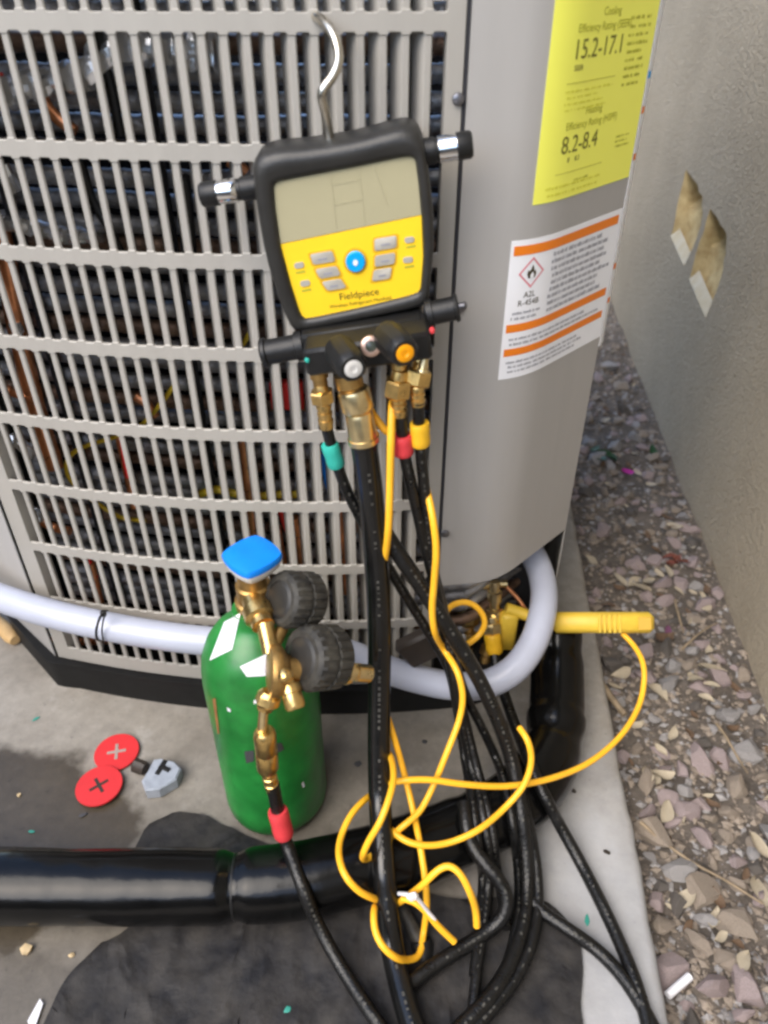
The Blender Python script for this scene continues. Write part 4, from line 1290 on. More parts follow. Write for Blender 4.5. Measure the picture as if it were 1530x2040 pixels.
# ================================================================== GAS CYLINDER
CY = Vector((-0.1355, 0.569, 0.0))
gc = thing('gas_cylinder', 'small green steel gas cylinder with blue handwheel and brass regulator', 'gas cylinder')
g = MB()
cprof = [(0.0015, .052), (0.004, .060), (0.012, .0650), (0.022, .0665), (0.10, .0665), (0.18, .0665), (0.235, .0665), (0.252, .0655), (0.268, .0625), (0.282, .0570), (0.294, .0490), (0.303, .0395), (0.310, .0310), (0.315, .0245), (0.322, .0215), (0.332, .0210)]
cprof = [(z_, r_ * 0.94) for z_, r_ in cprof]
g.spin(CY, CY + Vector((0, 0, 1)), cprof, 64)
cyl = g.build('tank', 'green_paint', gc, smooth=50)
bv = BVHTree.FromPolygons([Vector(v) for v in g.v], g.f)
def on_tank(px, py, off=0.0006):
    d = ray(px, py).normalized()
    h = bv.ray_cast(Vector((0, 0, CAMH)), d)
    if h[0] is None: return None
    n = h[1] if h[1].dot(d) < 0 else -h[1]
    return h[0] + n * off
def decal(name, quad, m, n=12, off=0.0006):
    """sticker bent onto the tank between four corners"""
    g = MB(); V = []
    for i in range(n + 1):
        for j in range(n + 1):
            a, b = i / n, j / n
            x = (quad[0][0] * (1 - a) + quad[1][0] * a) * (1 - b) + (quad[3][0] * (1 - a) + quad[2][0] * a) * b
            y = (quad[0][1] * (1 - a) + quad[1][1] * a) * (1 - b) + (quad[3][1] * (1 - a) + quad[2][1] * a) * b
            p = on_tank(x, y, off)
            V.append(p)
    F = []
    for i in range(n):
        for j in range(n):
            q = (i * (n + 1) + j, (i + 1) * (n + 1) + j, (i + 1) * (n + 1) + j + 1, i * (n + 1) + j + 1)
            if all(V[k] is not None for k in q): F.append(q)
    V = [v if v is not None else Vector((CY.x, CY.y, .2)) for v in V]
    g.add(V, F)
    return g.build(name, m, gc, smooth=60)
decal('sticker', [(447, 1240), (480, 1221), (463, 1294), (418, 1316)], 'sticker')
decal('sticker', [(478, 1328), (532, 1302), (540, 1346), (492, 1348)], 'sticker')
decal('rust_mark', [(424, 1392), (430, 1390), (438, 1460), (434, 1462)], 'rust', 6)
decal('sticker', [(487, 1496), (506, 1494), (506, 1516), (491, 1520)], 'dark_grey', 6)
decal('sticker', [(546, 1482), (560, 1478), (566, 1492), (552, 1500)], 'dark_grey', 6)
decal('paint_chip', [(452, 1408), (460, 1412), (460, 1418), (454, 1416)], 'sticker', 4)
decal('paint_chip', [(505, 1395), (511, 1392), (513, 1400), (506, 1402)], 'sticker', 4)
decal('paint_chip', [(600, 1560), (604, 1556), (607, 1566), (602, 1569)], 'sticker', 4)
# valve
VT = CY + Vector((0.004, 0.004, 0.330))
g = MB(); g.spin(VT, VT + Vector((0, 0, 1)), [(0, .0200), (.010, .0205), (.012, .0175), (.030, .0175), (.032, .0150), (.044, .0140)], 24)
valve = g.build('valve', 'brass_dull', gc, smooth=30)
HW = CY + Vector((0.0065, 0.0065, 0.374))
def lobes(a): return 1.06 * (abs(math.cos(a)) ** 1.35 + abs(math.sin(a)) ** 1.35) ** (-1 / 1.35)
g = MB(); g.spin(HW, HW + Vector((0, 0, 1)), [(0, .012), (.003, .0200), (.008, .0245), (.015, .0268), (.0195, .0265)], 60, amod=lambda i, a: lobes(a) if i > 0 else 1)
wheel = g.build('handwheel', 'silver_cap', gc, smooth=40)
g = MB(); g.spin(HW + Vector((0, 0, .0197)), HW + Vector((0, 0, 1)), [(-.0035, .0272), (.0015, .0282), (.0042, .0270), (.0058, .020), (.0060, .008)], 60, amod=lambda i, a: lobes(a))
g.build('wheel_cap', 'blue_plastic', wheel, smooth=40)
# regulator
rg = MB()
A, B = at(505, 1195, .560), at(520, 1235, .536)
rg.spin(A, B, [(0, .012), (.010, .0125), (.012, .015), (.024, .015), (.026, .011), (.034, .011)], 24)
reg = rg.build('regulator', 'brass', gc, smooth=30)
g = MB(); A, B = at(527, 1240, .532), at(540, 1300, .512); g.spin(A, B, [(0, .0085), ((B - A).length, .0085)], 16); g.build('body', 'brass', reg, smooth=40)
# bonnet disc seen nearly on edge
cB = at(547, 1336, .496)
axb = Vector((-0.93, -0.20, 0.18)).normalized()
g = MB(); g.spin(cB + axb * .006, cB - axb, [(0, .020), (.0015, .0245), (.005, .0255), (.010, .0255), (.0125, .0235), (.020, .012), (.036, .0115)], 36); g.build('bonnet', 'brass_dull', reg, smooth=40)
g = MB(); A, B = at(553, 1322, .505), at(640, 1338, .515); g.spin(A, B, [(0, .011), (.03, .011)], 16); g.build('cross_body', 'brass_dull', reg)
# outlets under the bonnet
g = MB(); A, B = at(540, 1378, .486), at(527, 1412, .479); g.spin(A, B, [(0, .0085), (.004, .0115), (.012, .0118), (.015, .009), (.020, .0075)], 20, amod=lambda i, a: 1 + .05 * math.cos(6 * a)); g.build('outlet_nut', 'brass', reg, smooth=30)
g = MB(); A, B = at(526, 1406, .479), at(522, 1462, .474); g.spin(A, B, [(0, .0048), ((B - A).length, .0048)], 14); g.build('outlet_stem', 'brass_pale', reg)
g = MB(); A, B = at(570, 1345, .492), at(590, 1412, .470); L0 = (B - A).length; g.spin(A, B, [(0, .006), (L0 * .25, .008), (L0 * .27, .0105), (L0 * .5, .011), (L0 * .53, .0095), (L0 * .9, .0100), (L0, .0085)], 20); g.build('relief_valve', 'brass', reg, smooth=30)
g = MB(); A, B = at(566, 1338, .478), at(568, 1346, .474); g.spin(A, B, [(0, .006), (.005, .0075), (.009, .006), (.011, .002)], 14); g.build('plug_screw', 'brass', reg, smooth=40)
g = MB(); A, B = at(660, 1335, .520), at(735, 1342, .540); L0 = (B - A).length; g.spin(A, B, [(0, .006), (L0 * .3, .006), (L0 * .32, .0135), (L0 * .42, .0135), (L0 * .44, .0075), (L0 * .6, .0075), (L0 * .62, .0095), (L0 * .98, .0095), (L0, .007)], 20); g.build('adjusting_screw', 'brass_pale', reg, smooth=30)
def gauge(pc, y, ax, r, depth, m1, m2):
    c = at(*pc, y)
    ax = ax.normalized()
    g = MB()
    prof = [(0, r * .84), (.003, r * .97), (.007, r), (depth * .45, r * 1.0), (depth * .46, r * .965), (depth * .54, r * .965), (depth * .55, r * 1.0), (depth * .9, r * .99), (depth, r * .9), (depth + .004, r * .5)]
    def am(i, a):
        if i in (2, 3): return 1 + (.045 if math.cos(20 * a) > -.1 else -.01)
        if i in (6, 7): return 1 + (.045 if math.cos(20 * a + 1.6) > -.1 else -.01)
        return 1
    g.spin(c, c + ax, prof, 120, amod=am)
    o = g.build('pressure_gauge', m1, gc, smooth=30)
    g = MB()
    g.spin(c - ax * .0004, c + ax, [(-.0012, r * .05), (-.0014, r * .55), (-.0008, r * .6), (.0022, r * .82), (.004, r * .84)], 40)
    g.build('gauge_face', m2, o, smooth=40)
gauge((556, 1194), .548, Vector((.66, .48, -.46)), .0275, .042, 'rubber_dusty', 'rubber_housing')
gauge((600, 1312), .503, Vector((.66, .48, -.46)), .0310, .044, 'rubber_dusty', 'rubber_housing')
g = MB(); A, B = at(545, 1290, .517), at(575, 1225, .552); g.spin(A, B, [(0, .006), ((B - A).length, .006)], 12); g.build('gauge_stem', 'brass_dull', gc)

# ================================================================== PIPE CLAMP AND LEADS
pc = thing('pipe_clamp', 'yellow pipe clamp probe with a long handle sticking out over the soil', 'clamp')
A, B = at(1098, 1240, .752), at(1302, 1240, .742)
mid = (A + B) / 2
dx = (B - A).normalized()
up = Vector((0, SP, CP)); up = (up - dx * up.dot(dx)).normalized()
fw = up.cross(dx)
M3 = Matrix((dx, -fw, up)).transposed()
L0 = (B - A).length
g = MB(); g.box(mid, (L0 / 2, 0.010, 0.0140), M3, 0.0065); hdl = g.build('handle', 'clamp_yellow', pc, smooth=50)
for k in range(5):
    q = at(1192 + k * 10, 1240, .745)
    g = MB(); g.box(q + (M3 @ Vector((0, 0.0105, 0))), (0.0016, 0.0012, 0.0125), M3, 0.0005); g.build('grip_ridge', 'clamp_yellow', hdl)
q = at(1281, 1240, .742) + (M3 @ Vector((0, 0.0104, 0)))
g = MB(); g.box(q, (0.0085, 0.0006, 0.0085), M3, 0.0004); g.build('end_pad', 'clamp_tan', hdl)
# jaw in the recess
c = at(1010, 1255, .768)
g = MB(); g.box(c, (0.0125, 0.010, 0.034), None, 0.004); g.build('jaw', 'clamp_yellow', pc, smooth=50)
g = MB(); g.tube(path([(1008, 1212, .772), (1040, 1222, .768), (1080, 1236, .758), (1110, 1240, .752)]), 0.0085, 12); g.build('jaw_arm', 'clamp_yellow', pc)

CR = 0.0037
def cable(label, segs, name='probe_cable', r=CR):
    g = MB(); g.tube(rest_path(segs, r, 0.004), r, 10)
    o = g.build(name, 'cable', smooth=60)
    tag(o, label, 'cable', None)
    return o
cable('orange yellow cable hanging from behind the gauge set and tangled down to the mat', [
    (700, 745, .640), (712, 778, .632), (745, 828, .628), (772, 862, .622), (790, 850, .640), (782, 800, .618), (779, 870, .600), (777, 960, .594), (774, 1050, .588), (768, 1105, .592), (754, 1170, .615), (748, 1280, .600), (755, 1380, .575), (776, 1440, .548), (797, 1510, .528), (820, 1600, .495), (838, 1690, .448), (848, 1760, .420), (850, 1810, .405), (843, 1862, .392), (835, 1905, .378), (815, 1912, .362), (785, 1906, .354), (758, 1880, .362), (746, 1850, .375), (745, 1815, .392), (752, 1800, .428)])
cable('orange yellow cable hanging on the right of the bundle and crossing down to the pipe', [
    (838, 930, .640), (850, 975, .618), (860, 1020, .600), (869, 1090, .588), (865, 1160, .584), (861, 1215, .582), (866, 1258, .582), (885, 1295, .600), (910, 1335, .575), (922, 1385, .560), (916, 1430, .548), (890, 1500, .522), (862, 1568, .500), (835, 1618, .478), (800, 1648, .464), (776, 1670, .462), (758, 1690, .468), (742, 1706, .462), (728, 1712, .440), (724, 1700, .428), (735, 1675, .432), (757, 1638, .440), (772, 1600, .455), (784, 1555, .480), (781, 1515, .510), (765, 1490, .545)])
cable('orange yellow cable arcing from the clamp handle over the pad to the thick hose', [
    (1240, 1262, .740), (1262, 1285, .722), (1282, 1325, .690), (1278, 1390, .650), (1245, 1455, .605), (1180, 1515, .560), (1100, 1550, .528), (1010, 1566, .508), (920, 1562, .496), (850, 1553, .494), (795, 1556, .492), (765, 1570, .515), (748, 1580, .515), (730, 1590, .500), (700, 1622, .478), (680, 1665, .455), (675, 1705, .430), (688, 1745, .408), (715, 1775, .400), (745, 1790, .402), (765, 1795, .425)])
cable('orange yellow cable sagging from the bundle under the clamp cable to the thick hose', [
    (1035, 1450, .545), (1050, 1472, .530), (1059, 1510, .520), (1046, 1560, .505), (1010, 1605, .490), (950, 1655, .462), (890, 1680, .452), (840, 1684, .448), (805, 1674, .452), (782, 1656, .462), (768, 1640, .485)])
cable('short orange yellow cable loop by the brass valve', [(886, 1222, .640), (900, 1206, .655), (928, 1199, .660), (955, 1214, .660), (967, 1240, .655), (955, 1265, .650), (932, 1283, .640)])
cable('orange yellow cable peaking over the mat and held by a white twist tie', [
    (792, 1800, .410), (815, 1784, .396), (845, 1760, .393), (870, 1735, .398), (893, 1723, .402), (915, 1738, .396), (935, 1775, .385), (948, 1815, .380), (950, 1845, .374)])
cable('short orange yellow cable end running from the white twist tie to the bent hose', [(802, 1790, .397), (825, 1795, .392), (845, 1812, .387), (870, 1842, .380), (905, 1876, .372)])
tt = thing('twist_tie', 'small white twist tie holding two orange yellow cables', 'twist tie')
g = MB(); g.tube(path([(795, 1780, .398), (810, 1782, .388), (826, 1786, .384), (838, 1797, .384), (852, 1815, .384), (866, 1832, .382)], .003), 0.0021, 8); g.build('tie_wire', 'paper_white', tt)
g = MB(); g.box(at(822, 1786, .383), (.0055, .003, .0042), Matrix.Rotation(R(-30), 3, 'Y'), .0015); g.build('knot', 'paper_white', tt)

# ================================================================== MAT AND SMALL THINGS ON THE PAD
outline = [(60, 2100), (130, 1960), (190, 1895), (262, 1840), (268, 1750), (272, 1690), (300, 1645), (345, 1624), (405, 1626), (452, 1650), (500, 1672), (560, 1690), (640, 1705), (760, 1760), (900, 1790), (1060, 1792), (1092, 1802), (1130, 1838), (1152, 1872), (1160, 1930), (1156, 2000), (1150, 2110)]
mp = [atz(px, py, 0.0) for px, py in outline]
rm = random.Random(5)
bmm = bmesh.new()
vv = [bmm.verts.new((p.x, p.y, 0)) for p in [q + (Vector((noise.noise(q * 40), noise.noise(q * 40 + Vector((9, 0, 0))), 0)) * .003 if q.x < .1 else Vector()) for q in smooth_path(mp + [mp[0]], 0.008)[:-1]]]
bmm.faces.new(vv)
bmesh.ops.triangulate(bmm, faces=bmm.faces[:])
for _ in range(5):
    long_e = [e for e in bmm.edges if e.calc_length() > 0.014]
    if not long_e: break
    bmesh.ops.subdivide_edges(bmm, edges=long_e, cuts=1)
    bmesh.ops.triangulate(bmm, faces=[f for f in bmm.faces if len(f.verts) > 3])
bmm.verts.ensure_lookup_table()
bound = {v for e in bmm.edges if e.is_boundary for v in e.verts}
for v in bmm.verts:
    p = v.co.copy()
    z = 0.0042
    if v not in bound:
        rd = 1 - abs(noise.noise(p * 13 + Vector((4, 1, 2))))
        rd2 = 1 - abs(noise.noise(p * 31))
        amt = 1.0 if p.x < 0.0 else max(.3, 1 - p.x * 6)
        z += amt * (0.0040 * rd ** 10 + 0.0018 * rd2 ** 6 + 0.0022 * max(0, noise.noise(p * 9)) + 0.0006 * noise.noise(p * 60))
    v.co.z = z
ret = bmesh.ops.extrude_face_region(bmm, geom=bmm.faces[:])
for v in [q for q in ret['geom'] if isinstance(q, bmesh.types.BMVert)]:
    pass
me = bpy.data.meshes.new('ground_mat')
# push the original sheet down a little: a cloth 1.6 mm thick
new = {q for q in ret['geom'] if isinstance(q, bmesh.types.BMVert)}
for v in bmm.verts:
    if v not in new: v.co.z -= 0.0016
bmesh.ops.recalc_face_normals(bmm, faces=bmm.faces)
bmm.to_mesh(me); bmm.free()
me.materials.append(MATS['mat_cloth'])
finish(me, 50)
mo = link('floor_mat', me)
tag(mo, 'creased dark grey mat spread on the pad under the hoses', 'mat')

def red_disc(px, py, r, rot, label, z0, crossm):
    t = thing('red_disc', label, 'disc', 'red plastic discs')
    c = atz(px, py, z0)
    g = MB()
    g.spin(c, c + Vector((0, 0, 1)), [(0, r * .985), (.0006, r), (.0022, r), (.0028, r * .985)], 48)
    g.build('plate', 'disc_red', t)
    g = MB()
    for a in (rot, rot + 90):
        M = Matrix.Rotation(R(a), 3, 'Z')
        g.box(c + Vector((0, 0, .0030)) + (Vector((0, 0, .0001)) if a != rot else Vector()), (r * .42, r * .07, .0003), M, 0.0001)
    g.build('cross_slot', crossm, t, smooth=0)
red_disc(233, 1500, .0292, 12, 'red plastic disc with pale cross slot nearest the grey clip', 0.0025, 'pale_slot')
red_disc(198, 1567, .0292, 38, 'red plastic disc with dark cross slot farther from the grey clip', 0.0062, 'dark_brown')
t = thing('pipe_cutter', 'small grey plastic and black tool lying by the red discs', 'tool')
c = atz(322, 1548, .010)
Mz = Matrix.Rotation(R(38), 3, 'Z')
out = [(-.026, -.012), (-.012, -.021), (.012, -.021), (.024, -.010), (.022, .004), (.010, .020), (.002, .024), (-.010, .014), (-.024, .004)]
g = MB(); g.rings([[c + Mz @ Vector((x, y, -.008)) for x, y in out], [c + Mz @ Vector((x, y, .008)) for x, y in out], [c + Mz @ Vector((x * .92, y * .92, .010)) for x, y in out]]); g.build('shell', 'grey_tool', t, smooth=25)
g = MB(); g.box(c + Mz @ Vector((.004, .006, .0105)), (.011, .003, .0015), Mz @ Matrix.Rotation(R(35), 3, 'Z'), .0006); g.build('slot', 'rubber', t)
g = MB(); g.box(c + Mz @ Vector((.007, .002, .0107)), (.003, .008, .0015), Mz @ Matrix.Rotation(R(25), 3, 'Z'), .0006); g.build('slot', 'rubber', t)
kA = atz(290, 1532, .010); g = MB(); g.spin(kA, kA + Vector((-.03, .012, .0)), [(0, .008), (.006, .0095), (.016, .0095), (.018, .007)], 18, amod=lambda i, a: 1 + .06 * math.cos(10 * a)); g.build('knob', 'dark_brown', t)
# wooden stake end at the picture's edge
g = MB()
wp = [atz(-330, 900, .012), atz(-160, 1075, .012), atz(-60, 1175, .012), atz(-20, 1228, .012), atz(14, 1258, .012), atz(30, 1276, .012)]
g.tube(smooth_path(wp, .01), [.012] * (len(smooth_path(wp, .01)) - 1) + [.008], 12)
tag(g.build('wooden_handle', 'wood'), 'rounded tan wooden handle end poking in beside the corner of the unit', 'handle')
# scraps on the pad
def chip(px, py, s, m, label, cat, z=0.002, name='plastic_scrap', flatk=.35, group=None, z0=0.0, seed=0):
    rnd = random.Random(seed + int(px * 7 + py))
    bm_ = bmesh.new()
    bmesh.ops.create_icosphere(bm_, subdivisions=1, radius=1)
    for v in bm_.verts:
        k = .75 + .5 * rnd.random()
        v.co = Vector((v.co.x * s[0] * k, v.co.y * s[1] * k, v.co.z * s[2] * k))
    me_ = bpy.data.meshes.new(name); bm_.to_mesh(me_); bm_.free()
    me_.materials.append(MATS[m]); finish(me_, 25)
    o = link(name, me_, None, atz(px, py, z0 + s[2] * .8))
    o.rotation_euler = (0, 0, rnd.random() * 6)
    tag(o, label, cat, group)
    return o
chip(72, 1432, (.0022, .0065, .001), 'teal_chip', 'dark green plastic scrap on the dry pad left of the red discs', 'scrap')
chip(62, 1657, (.005, .0022, .001), 'teal_chip', 'green plastic scrap on the wet patch above the black pipe', 'scrap')
chip(164, 1624, (.006, .003, .0015), 'dark_grey', 'black scrap on the wet patch below the red discs', 'scrap')
chip(38, 1583, (.003, .003, .002), 'crumb', 'tiny pale crumb on the wet patch left of the red discs', 'crumb')
chip(1170, 1833, (.0065, .003, .001), 'teal_chip', 'teal plastic scrap between the two hoses on the bare pad', 'scrap')
chip(572, 2012, (.0045, .003, .001), 'teal_chip', 'green plastic scrap on the dark mat', 'scrap', z0=.006)
chip(52, 1892, (.006, .0075, .004), 'crumb', 'pale tan pebble on the pad below the black pipe', 'pebble')
chip(142, 1903, (.0035, .0035, .002), 'crumb', 'tiny tan pebble at the edge of the dark mat', 'pebble')
chip(713, 1522, (.005, .006, .001), 'dark_grey', 'dark round scrap on the pad between cylinder and thick hose', 'scrap')
chip(846, 1478, (.004, .004, .001), 'dark_grey', 'small dark scrap on the pad behind the cables', 'scrap')
chip(1210, 1698, (.0028, .005, .001), 'dark_brown', 'tiny dark seed on the bare pad near its edge', 'seed')
chip(1144, 1576, (.003, .003, .001), 'dark_brown', 'tiny dark speck on the pad under the clamp cable', 'seed')
tape = MB()
tq = [atz(px, py, .0025) for px, py in ((55, 2035), (80, 1990), (86, 2000), (66, 2060))]
tape.rings([tq, [p + Vector((0, 0, .001)) for p in tq]])
tag(tape.build('tape_scrap', 'paper_white'), 'pale blue white tape scrap at the left edge of the mat', 'tape')

# ================================================================== STONES, LEAVES AND LITTER IN THE SOIL
def stone_mesh(i):
    rnd = random.Random(100 + i)
    bm_ = bmesh.new()
    bmesh.ops.create_icosphere(bm_, subdivisions=2, radius=1)
    ax = Vector((1, .55 + .35 * rnd.random(), .40 + .25 * rnd.random()))
    cuts = [Vector((rnd.uniform(-1, 1), rnd.uniform(-1, 1), rnd.uniform(-.6, 1))).normalized() for _ in range(10)]
    for v in bm_.verts:
        p = v.co.copy()
        for q_, c_ in enumerate(cuts):
            d_ = p.dot(c_) - (.48 + .03 * (q_ % 6))
            if d_ > 0: p -= c_ * d_ * .97
        p *= 1 + .12 * noise.noise(v.co * 1.7 + Vector((i * 5, 0, 0)))
        v.co = Vector((p.x * ax.x, p.y * ax.y, p.z * ax.z))
    me_ = bpy.data.meshes.new('stone'); bm_.to_mesh(me_); bm_.free()
    finish(me_, 18)
    return me_
base_st = [stone_mesh(i) for i in range(14)]
kinds = ['stone_pink', 'stone_grey', 'stone_tan', 'stone_dark']
STM = {}
for k_ in kinds:
    for i, m_ in enumerate(base_st):
        q = m_.copy(); q.materials.append(MATS[k_]); STM[(k_, i)] = q
lab = {'stone_pink': 'loose pinkish grey stone lying on the soil between pad and wall', 'stone_grey': 'loose plain grey stone lying on the soil between pad and wall',
       'stone_tan': 'loose tan brown stone lying on the soil between pad and wall', 'stone_dark': 'loose dark brown stone lying on the soil between pad and wall'}
rs = random.Random(21)
placed = []
def put_stone(x, y, s, k_, sink=.45, label=None, i=None, rz=None):
    i = rs.randrange(14) if i is None else i
    o = bpy.data.objects.new('stone', STM[(k_, i)])
    COL.objects.link(o)
    o.location = (x, y, soil_z(x, y) + s * .40 * (1 - sink))
    o.scale = (s, s, s)
    o.rotation_euler = (rs.uniform(-.35, .35), rs.uniform(-.35, .35), rs.uniform(0, 6.28) if rz is None else rz)
    if not label:
        t_ = (x - edge_x(y)) / (wall_x(y) - edge_x(y))
        zx = 'near the pad edge' if t_ < .34 else ('near the wall foot' if t_ > .67 else 'mid strip')
        zy = 'level with the dark mat' if y < .46 else ('level with the cylinder' if y < .62 else ('just below the clamp handle' if y < .8 else ('just beyond the clamp handle' if y < 1.1 else 'far back beside the unit')))
        label_ = '%s %s stone in the soil %s %s' % ('small' if s < .014 else 'medium', {'stone_pink': 'pinkish', 'stone_grey': 'grey', 'stone_tan': 'tan', 'stone_dark': 'dark brown'}[k_], zx, zy)
    tag(o, label or label_, 'stone', None if label else 'loose stones in the soil strip')
    placed.append((x, y, s))
big = [(1400, 1510, .034, 'stone_pink', 'large pinkish flat stone in the soil near the arc of the clamp cable'), (1440, 1500, .026, 'stone_pink', 'pinkish pointed stone on the soil beside the large flat one'),
       (1490, 1965, .034, 'stone_pink', 'largest pale pink stone in the lower right corner of the soil'), (1420, 1960, .028, 'stone_pink', 'reddish flat stone beside the white paper roll'),
       (1330, 1590, .022, 'stone_pink', 'pink grey stone near the pad edge below the cable arc'), (1365, 1610, .026, 'stone_pink', 'long pink stone standing obliquely near the pad edge'),
       (1345, 1730, .030, 'stone_grey', 'broad grey stone half buried above the dry leaf'), (1465, 1830, .032, 'stone_tan', 'angular tan stone by the wall side of the dry leaf'),
       (1400, 1660, .024, 'stone_pink', 'rounded pink stone above the long twig'), (1390, 1870, .024, 'stone_tan', 'brown oblong stone above the white paper roll'),
       (1450, 1420, .028, 'stone_grey', 'broad grey stone close to the foot of the wall'), (1470, 1560, .030, 'stone_tan', 'dull tan stone at the right picture edge by the twig')]
for px, py, s, k_, lb in big:
    p = atz(px, py, -.03)
    put_stone(p.x, p.y, s, k_, .3, lb)
n_st, tries = 0, 0
while n_st < 286 and tries < 30000:
    tries += 1
    y = 0.30 + (rs.random() ** 2.2) * 1.6
    x = rs.uniform(edge_x(y) + .012, wall_x(y) - .008)
    s = rs.choice([.010, .012, .015, .018, .022, .027]) * rs.uniform(.8, 1.2) * (1.35 if y < .72 else 1.0)
    if any((x - a) ** 2 + (y - b) ** 2 < ((s + c_) * .58) ** 2 for a, b, c_ in placed): continue
    put_stone(x, y, s, rs.choices(kinds, (4, 3, 3, 2))[0])
    n_st += 1
# fine gravel: uncountable chips as one mass
g = MB()
ico = bmesh.new(); bmesh.ops.create_icosphere(ico, subdivisions=1, radius=1)
iv = [v.co.copy() for v in ico.verts]; ifc = [tuple(v.index for v in f.verts) for f in ico.faces]; ico.free()
octv = [Vector(q) for q in ((1, 0, 0), (-1, 0, 0), (0, 1, 0), (0, -1, 0), (0, 0, 1), (0, 0, -1))]
octf = [(0, 2, 4), (2, 1, 4), (1, 3, 4), (3, 0, 4), (2, 0, 5), (1, 2, 5), (3, 1, 5), (0, 3, 5)]
gm_v = {'gravel_a': MB(), 'gravel_b': MB()}
for k in range(7500):
    y = 0.28 + (rs.random() ** 1.9) * 2.0
    x = rs.uniform(edge_x(y) + .004, wall_x(y) - .002)
    s = .0016 + .0075 * rs.random() ** 2.4
    Mr = Matrix.Rotation(rs.uniform(0, 6.3), 3, 'Z') @ Matrix.Rotation(rs.uniform(-.6, .6), 3, 'X')
    c = Vector((x, y, soil_z(x, y) + s * .2))
    sc3 = Vector((s, s * rs.uniform(.5, .9), s * rs.uniform(.25, .6)))
    gm_v['gravel_a' if k % 3 else 'gravel_b'].add([c + Mr @ Vector((v.x * sc3.x, v.y * sc3.y, v.z * sc3.z)) for v in octv], octf)
tag(gm_v['gravel_a'].build('gravel', 'stone_tan', None, smooth=0), 'fine brown gravel and soil crumbs over the soil strip', 'gravel', kind='stuff')
tag(gm_v['gravel_b'].build('gravel', 'stone_grey', None, smooth=0), 'fine grey gravel chips over the soil strip', 'gravel', kind='stuff')
# leaves
def leaf_mesh(i, m):
    rnd = random.Random(500 + i)
    g = MB(); n = 8
    curl, tw = rnd.uniform(-.5, .7), rnd.uniform(-.6, .6)
    top = []
    for k in range(n + 1):
        t = k / n
        wdt = .22 * math.sin(math.pi * min(1, t * 1.02)) ** .75 * (1.1 - .3 * t) + .01
        x = t - .5
        zc = curl * (x * x) * .8
        for sd in (-1, 0, 1):
            top.append(Vector((x, sd * wdt + .06 * math.sin(t * 5 + i), zc + abs(sd) * .07 * (1 + tw * x) + tw * sd * x * .2)))
    m_ = 3
    F = [(k * m_ + j, k * m_ + j + 1, (k + 1) * m_ + j + 1, (k + 1) * m_ + j) for k in range(n) for j in range(2)]
    off = len(top)
    g.add(top + [p - Vector((0, 0, .02)) for p in top], F + [tuple(q + off for q in f[::-1]) for f in F])
    me_ = bpy.data.meshes.new('leaf'); me_.from_pydata(g.v, [], g.f); me_.materials.append(MATS[m]); finish(me_, 60)
    return me_
LF = {m: [leaf_mesh(i + 20 * j, m) for i in range(6)] for j, m in enumerate(('leaf_pale', 'leaf_brown', 'leaf_green', 'petal', 'petal_red', 'petal_faded'))}
def put_leaf(x, y, s, m, label, cat='leaf', group=None, lift=.006, rz=None, name='dry_leaf', tilt=.35):
    o = bpy.data.objects.new(name, rs.choice(LF[m])); COL.objects.link(o)
    o.location = (x, y, soil_z(x, y) + lift); o.scale = (s, s, s)
    o.rotation_euler = (rs.uniform(-tilt, tilt), rs.uniform(-tilt, tilt), rs.uniform(0, 6.28) if rz is None else rz)
    tag(o, label, cat, group)
p = atz(1365, 1785, -.03); put_leaf(p.x, p.y, .046, 'leaf_pale', 'largest pale dry leaf lying on the soil below the broad grey stone', rz=.5)
p = atz(1515, 1770, -.03); put_leaf(p.x, p.y, .045, 'leaf_pale', 'upright yellowish dry leaf at the right edge of the picture', rz=1.4)
p = atz(1425, 1825, -.03); put_leaf(p.x, p.y, .030, 'leaf_pale', 'narrow tan leaf leaning on the angular tan stone', rz=1.1)
p = atz(1265, 1155, -.03); put_leaf(p.x, p.y, .034, 'leaf_pale', 'cream leaf fragment on the soil above the clamp handle', rz=.6)
p = atz(1180, 1115, -.03); put_leaf(p.x, p.y, .030, 'leaf_pale', 'cream leaf fragment on the soil next to the corner of the unit', rz=2.2)
p = atz(1345, 1045, -.03); put_leaf(p.x, p.y, .036, 'leaf_pale', 'pale curled leaf on the soil near the foot of the wall', rz=-.6)
p = atz(1420, 1330, -.03); put_leaf(p.x, p.y, .046, 'leaf_pale', 'long pale split leaf pointing at the wall', rz=-.25)
p = atz(1310, 1375, -.03); put_leaf(p.x, p.y, .042, 'leaf_pale', 'pale leaf on the soil inside the arc of the clamp cable', rz=-1.0)
p = atz(1322, 1265, -.03); put_leaf(p.x, p.y, .044, 'leaf_brown', 'brown leaf on the soil beyond the end of the clamp handle')
p = atz(1248, 940, -.03); put_leaf(p.x, p.y, .034, 'petal', 'bright magenta flower petal on the soil behind the unit', 'petal', name='flower_petal', lift=.012)
p = atz(1332, 1250, -.03); put_leaf(p.x, p.y, .026, 'petal_faded', 'faded purple petal on the soil by the end of the clamp handle', 'petal', name='flower_petal')
for k, (px, py) in enumerate(((1185, 898), (1205, 905), (1222, 912), (1300, 900), (1195, 915))):
    p = atz(px, py, -.03); put_leaf(p.x, p.y, .040, 'leaf_green', 'small green leaf in the tuft on the soil behind the unit', group='green leaves behind the unit', name='green_leaf', lift=.01)
for k, (px, py) in enumerate(((1335, 1105), (1350, 1112), (1365, 1120), (1342, 1120))):
    p = atz(px, py, -.03); put_leaf(p.x, p.y, .030, 'petal_red', 'small rust red leaf in the clump near the foot of the wall', group='rust red leaves', name='red_leaf')
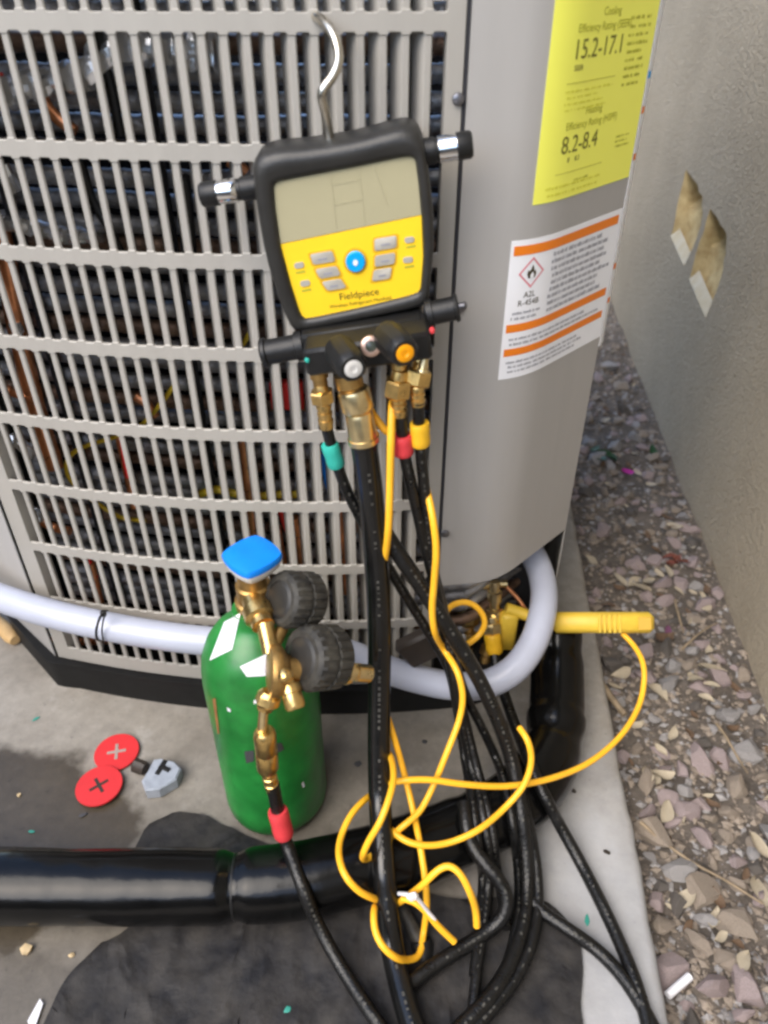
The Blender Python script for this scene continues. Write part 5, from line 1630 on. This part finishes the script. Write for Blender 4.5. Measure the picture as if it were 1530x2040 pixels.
for k in range(90):
    y = 0.34 + (rs.random() ** 1.1) * 1.75
    x = rs.uniform(edge_x(y) + .02, wall_x(y) - .015)
    m_ = 'leaf_pale' if rs.random() < (.35 if y < .8 else .55) else 'leaf_brown'
    t_ = (x - edge_x(y)) / (wall_x(y) - edge_x(y))
    zx = 'near the pad edge' if t_ < .34 else ('near the wall foot' if t_ > .67 else 'mid strip')
    zy = 'level with the dark mat' if y < .46 else ('level with the cylinder' if y < .62 else ('just below the clamp handle' if y < .8 else ('just beyond the clamp handle' if y < 1.1 else 'far back beside the unit')))
    put_leaf(x, y, rs.uniform(.012, .030), m_, '%s dry leaf scrap on the soil %s %s' % ('pale' if m_ == 'leaf_pale' else 'brown', zx, zy), group='leaf scraps in the soil strip', name='leaf_scrap')
for k in range(20):
    y = 0.34 + rs.random() * .75
    x = rs.uniform(edge_x(y) + .03, wall_x(y) - .02)
    put_leaf(x, y, rs.uniform(.022, .040), 'leaf_pale', 'larger pale dry leaf on the gravel ' + ('near the wall foot' if x > (edge_x(y) + wall_x(y)) / 2 else 'nearer the pad') + (' level with the dark mat' if y < .46 else (' level with the cylinder' if y < .62 else (' just below the clamp handle' if y < .8 else ' just beyond the clamp handle'))), group='larger pale leaves', lift=.013)
def twig(pl, r, label, m='twig', name='twig'):
    pts = smooth_path([atz(px, py, -.024) for px, py in pl], .01)
    pts = [p + Vector((0, 0, .004 * noise.noise(p * 30))) for p in pts]
    g = MB(); n = len(pts); g.tube(pts, [r * (1 - .5 * i / n) * (1 + .15 * noise.noise(p * 80)) for i, p in enumerate(pts)], 8)
    tag(g.build(name, m, smooth=50), label, 'twig' if m == 'twig' else 'stick')
twig([(1275, 1640), (1340, 1690), (1400, 1730), (1460, 1760), (1520, 1800)], .0024, 'long thin twig crossing the soil between stones towards the wall')
twig([(1428, 1440), (1450, 1475), (1472, 1510), (1490, 1540)], .0022, 'thin pale twig near the foot of the wall above the pink stones')
twig([(1182, 1345), (1205, 1375), (1228, 1405), (1245, 1425)], .0075, 'short thick brown wood splinter against the edge of the pad')
twig([(1360, 1290), (1390, 1265), (1430, 1240)], .0022, 'thin pale twig on the soil pointing to the wall')
twig([(1345, 1195), (1352, 1230), (1362, 1260)], .0026, 'bent pale twig beyond the clamp handle')
p, q = atz(1330, 1983, -.022), atz(1374, 1945, -.022)
g = MB(); g.spin(p, q, [(0, .0045), ((q - p).length, .0045)], 14)
tag(g.build('paper_roll', 'paper_white'), 'thin white paper roll on the soil near the lower corner of the pad', 'paper roll')
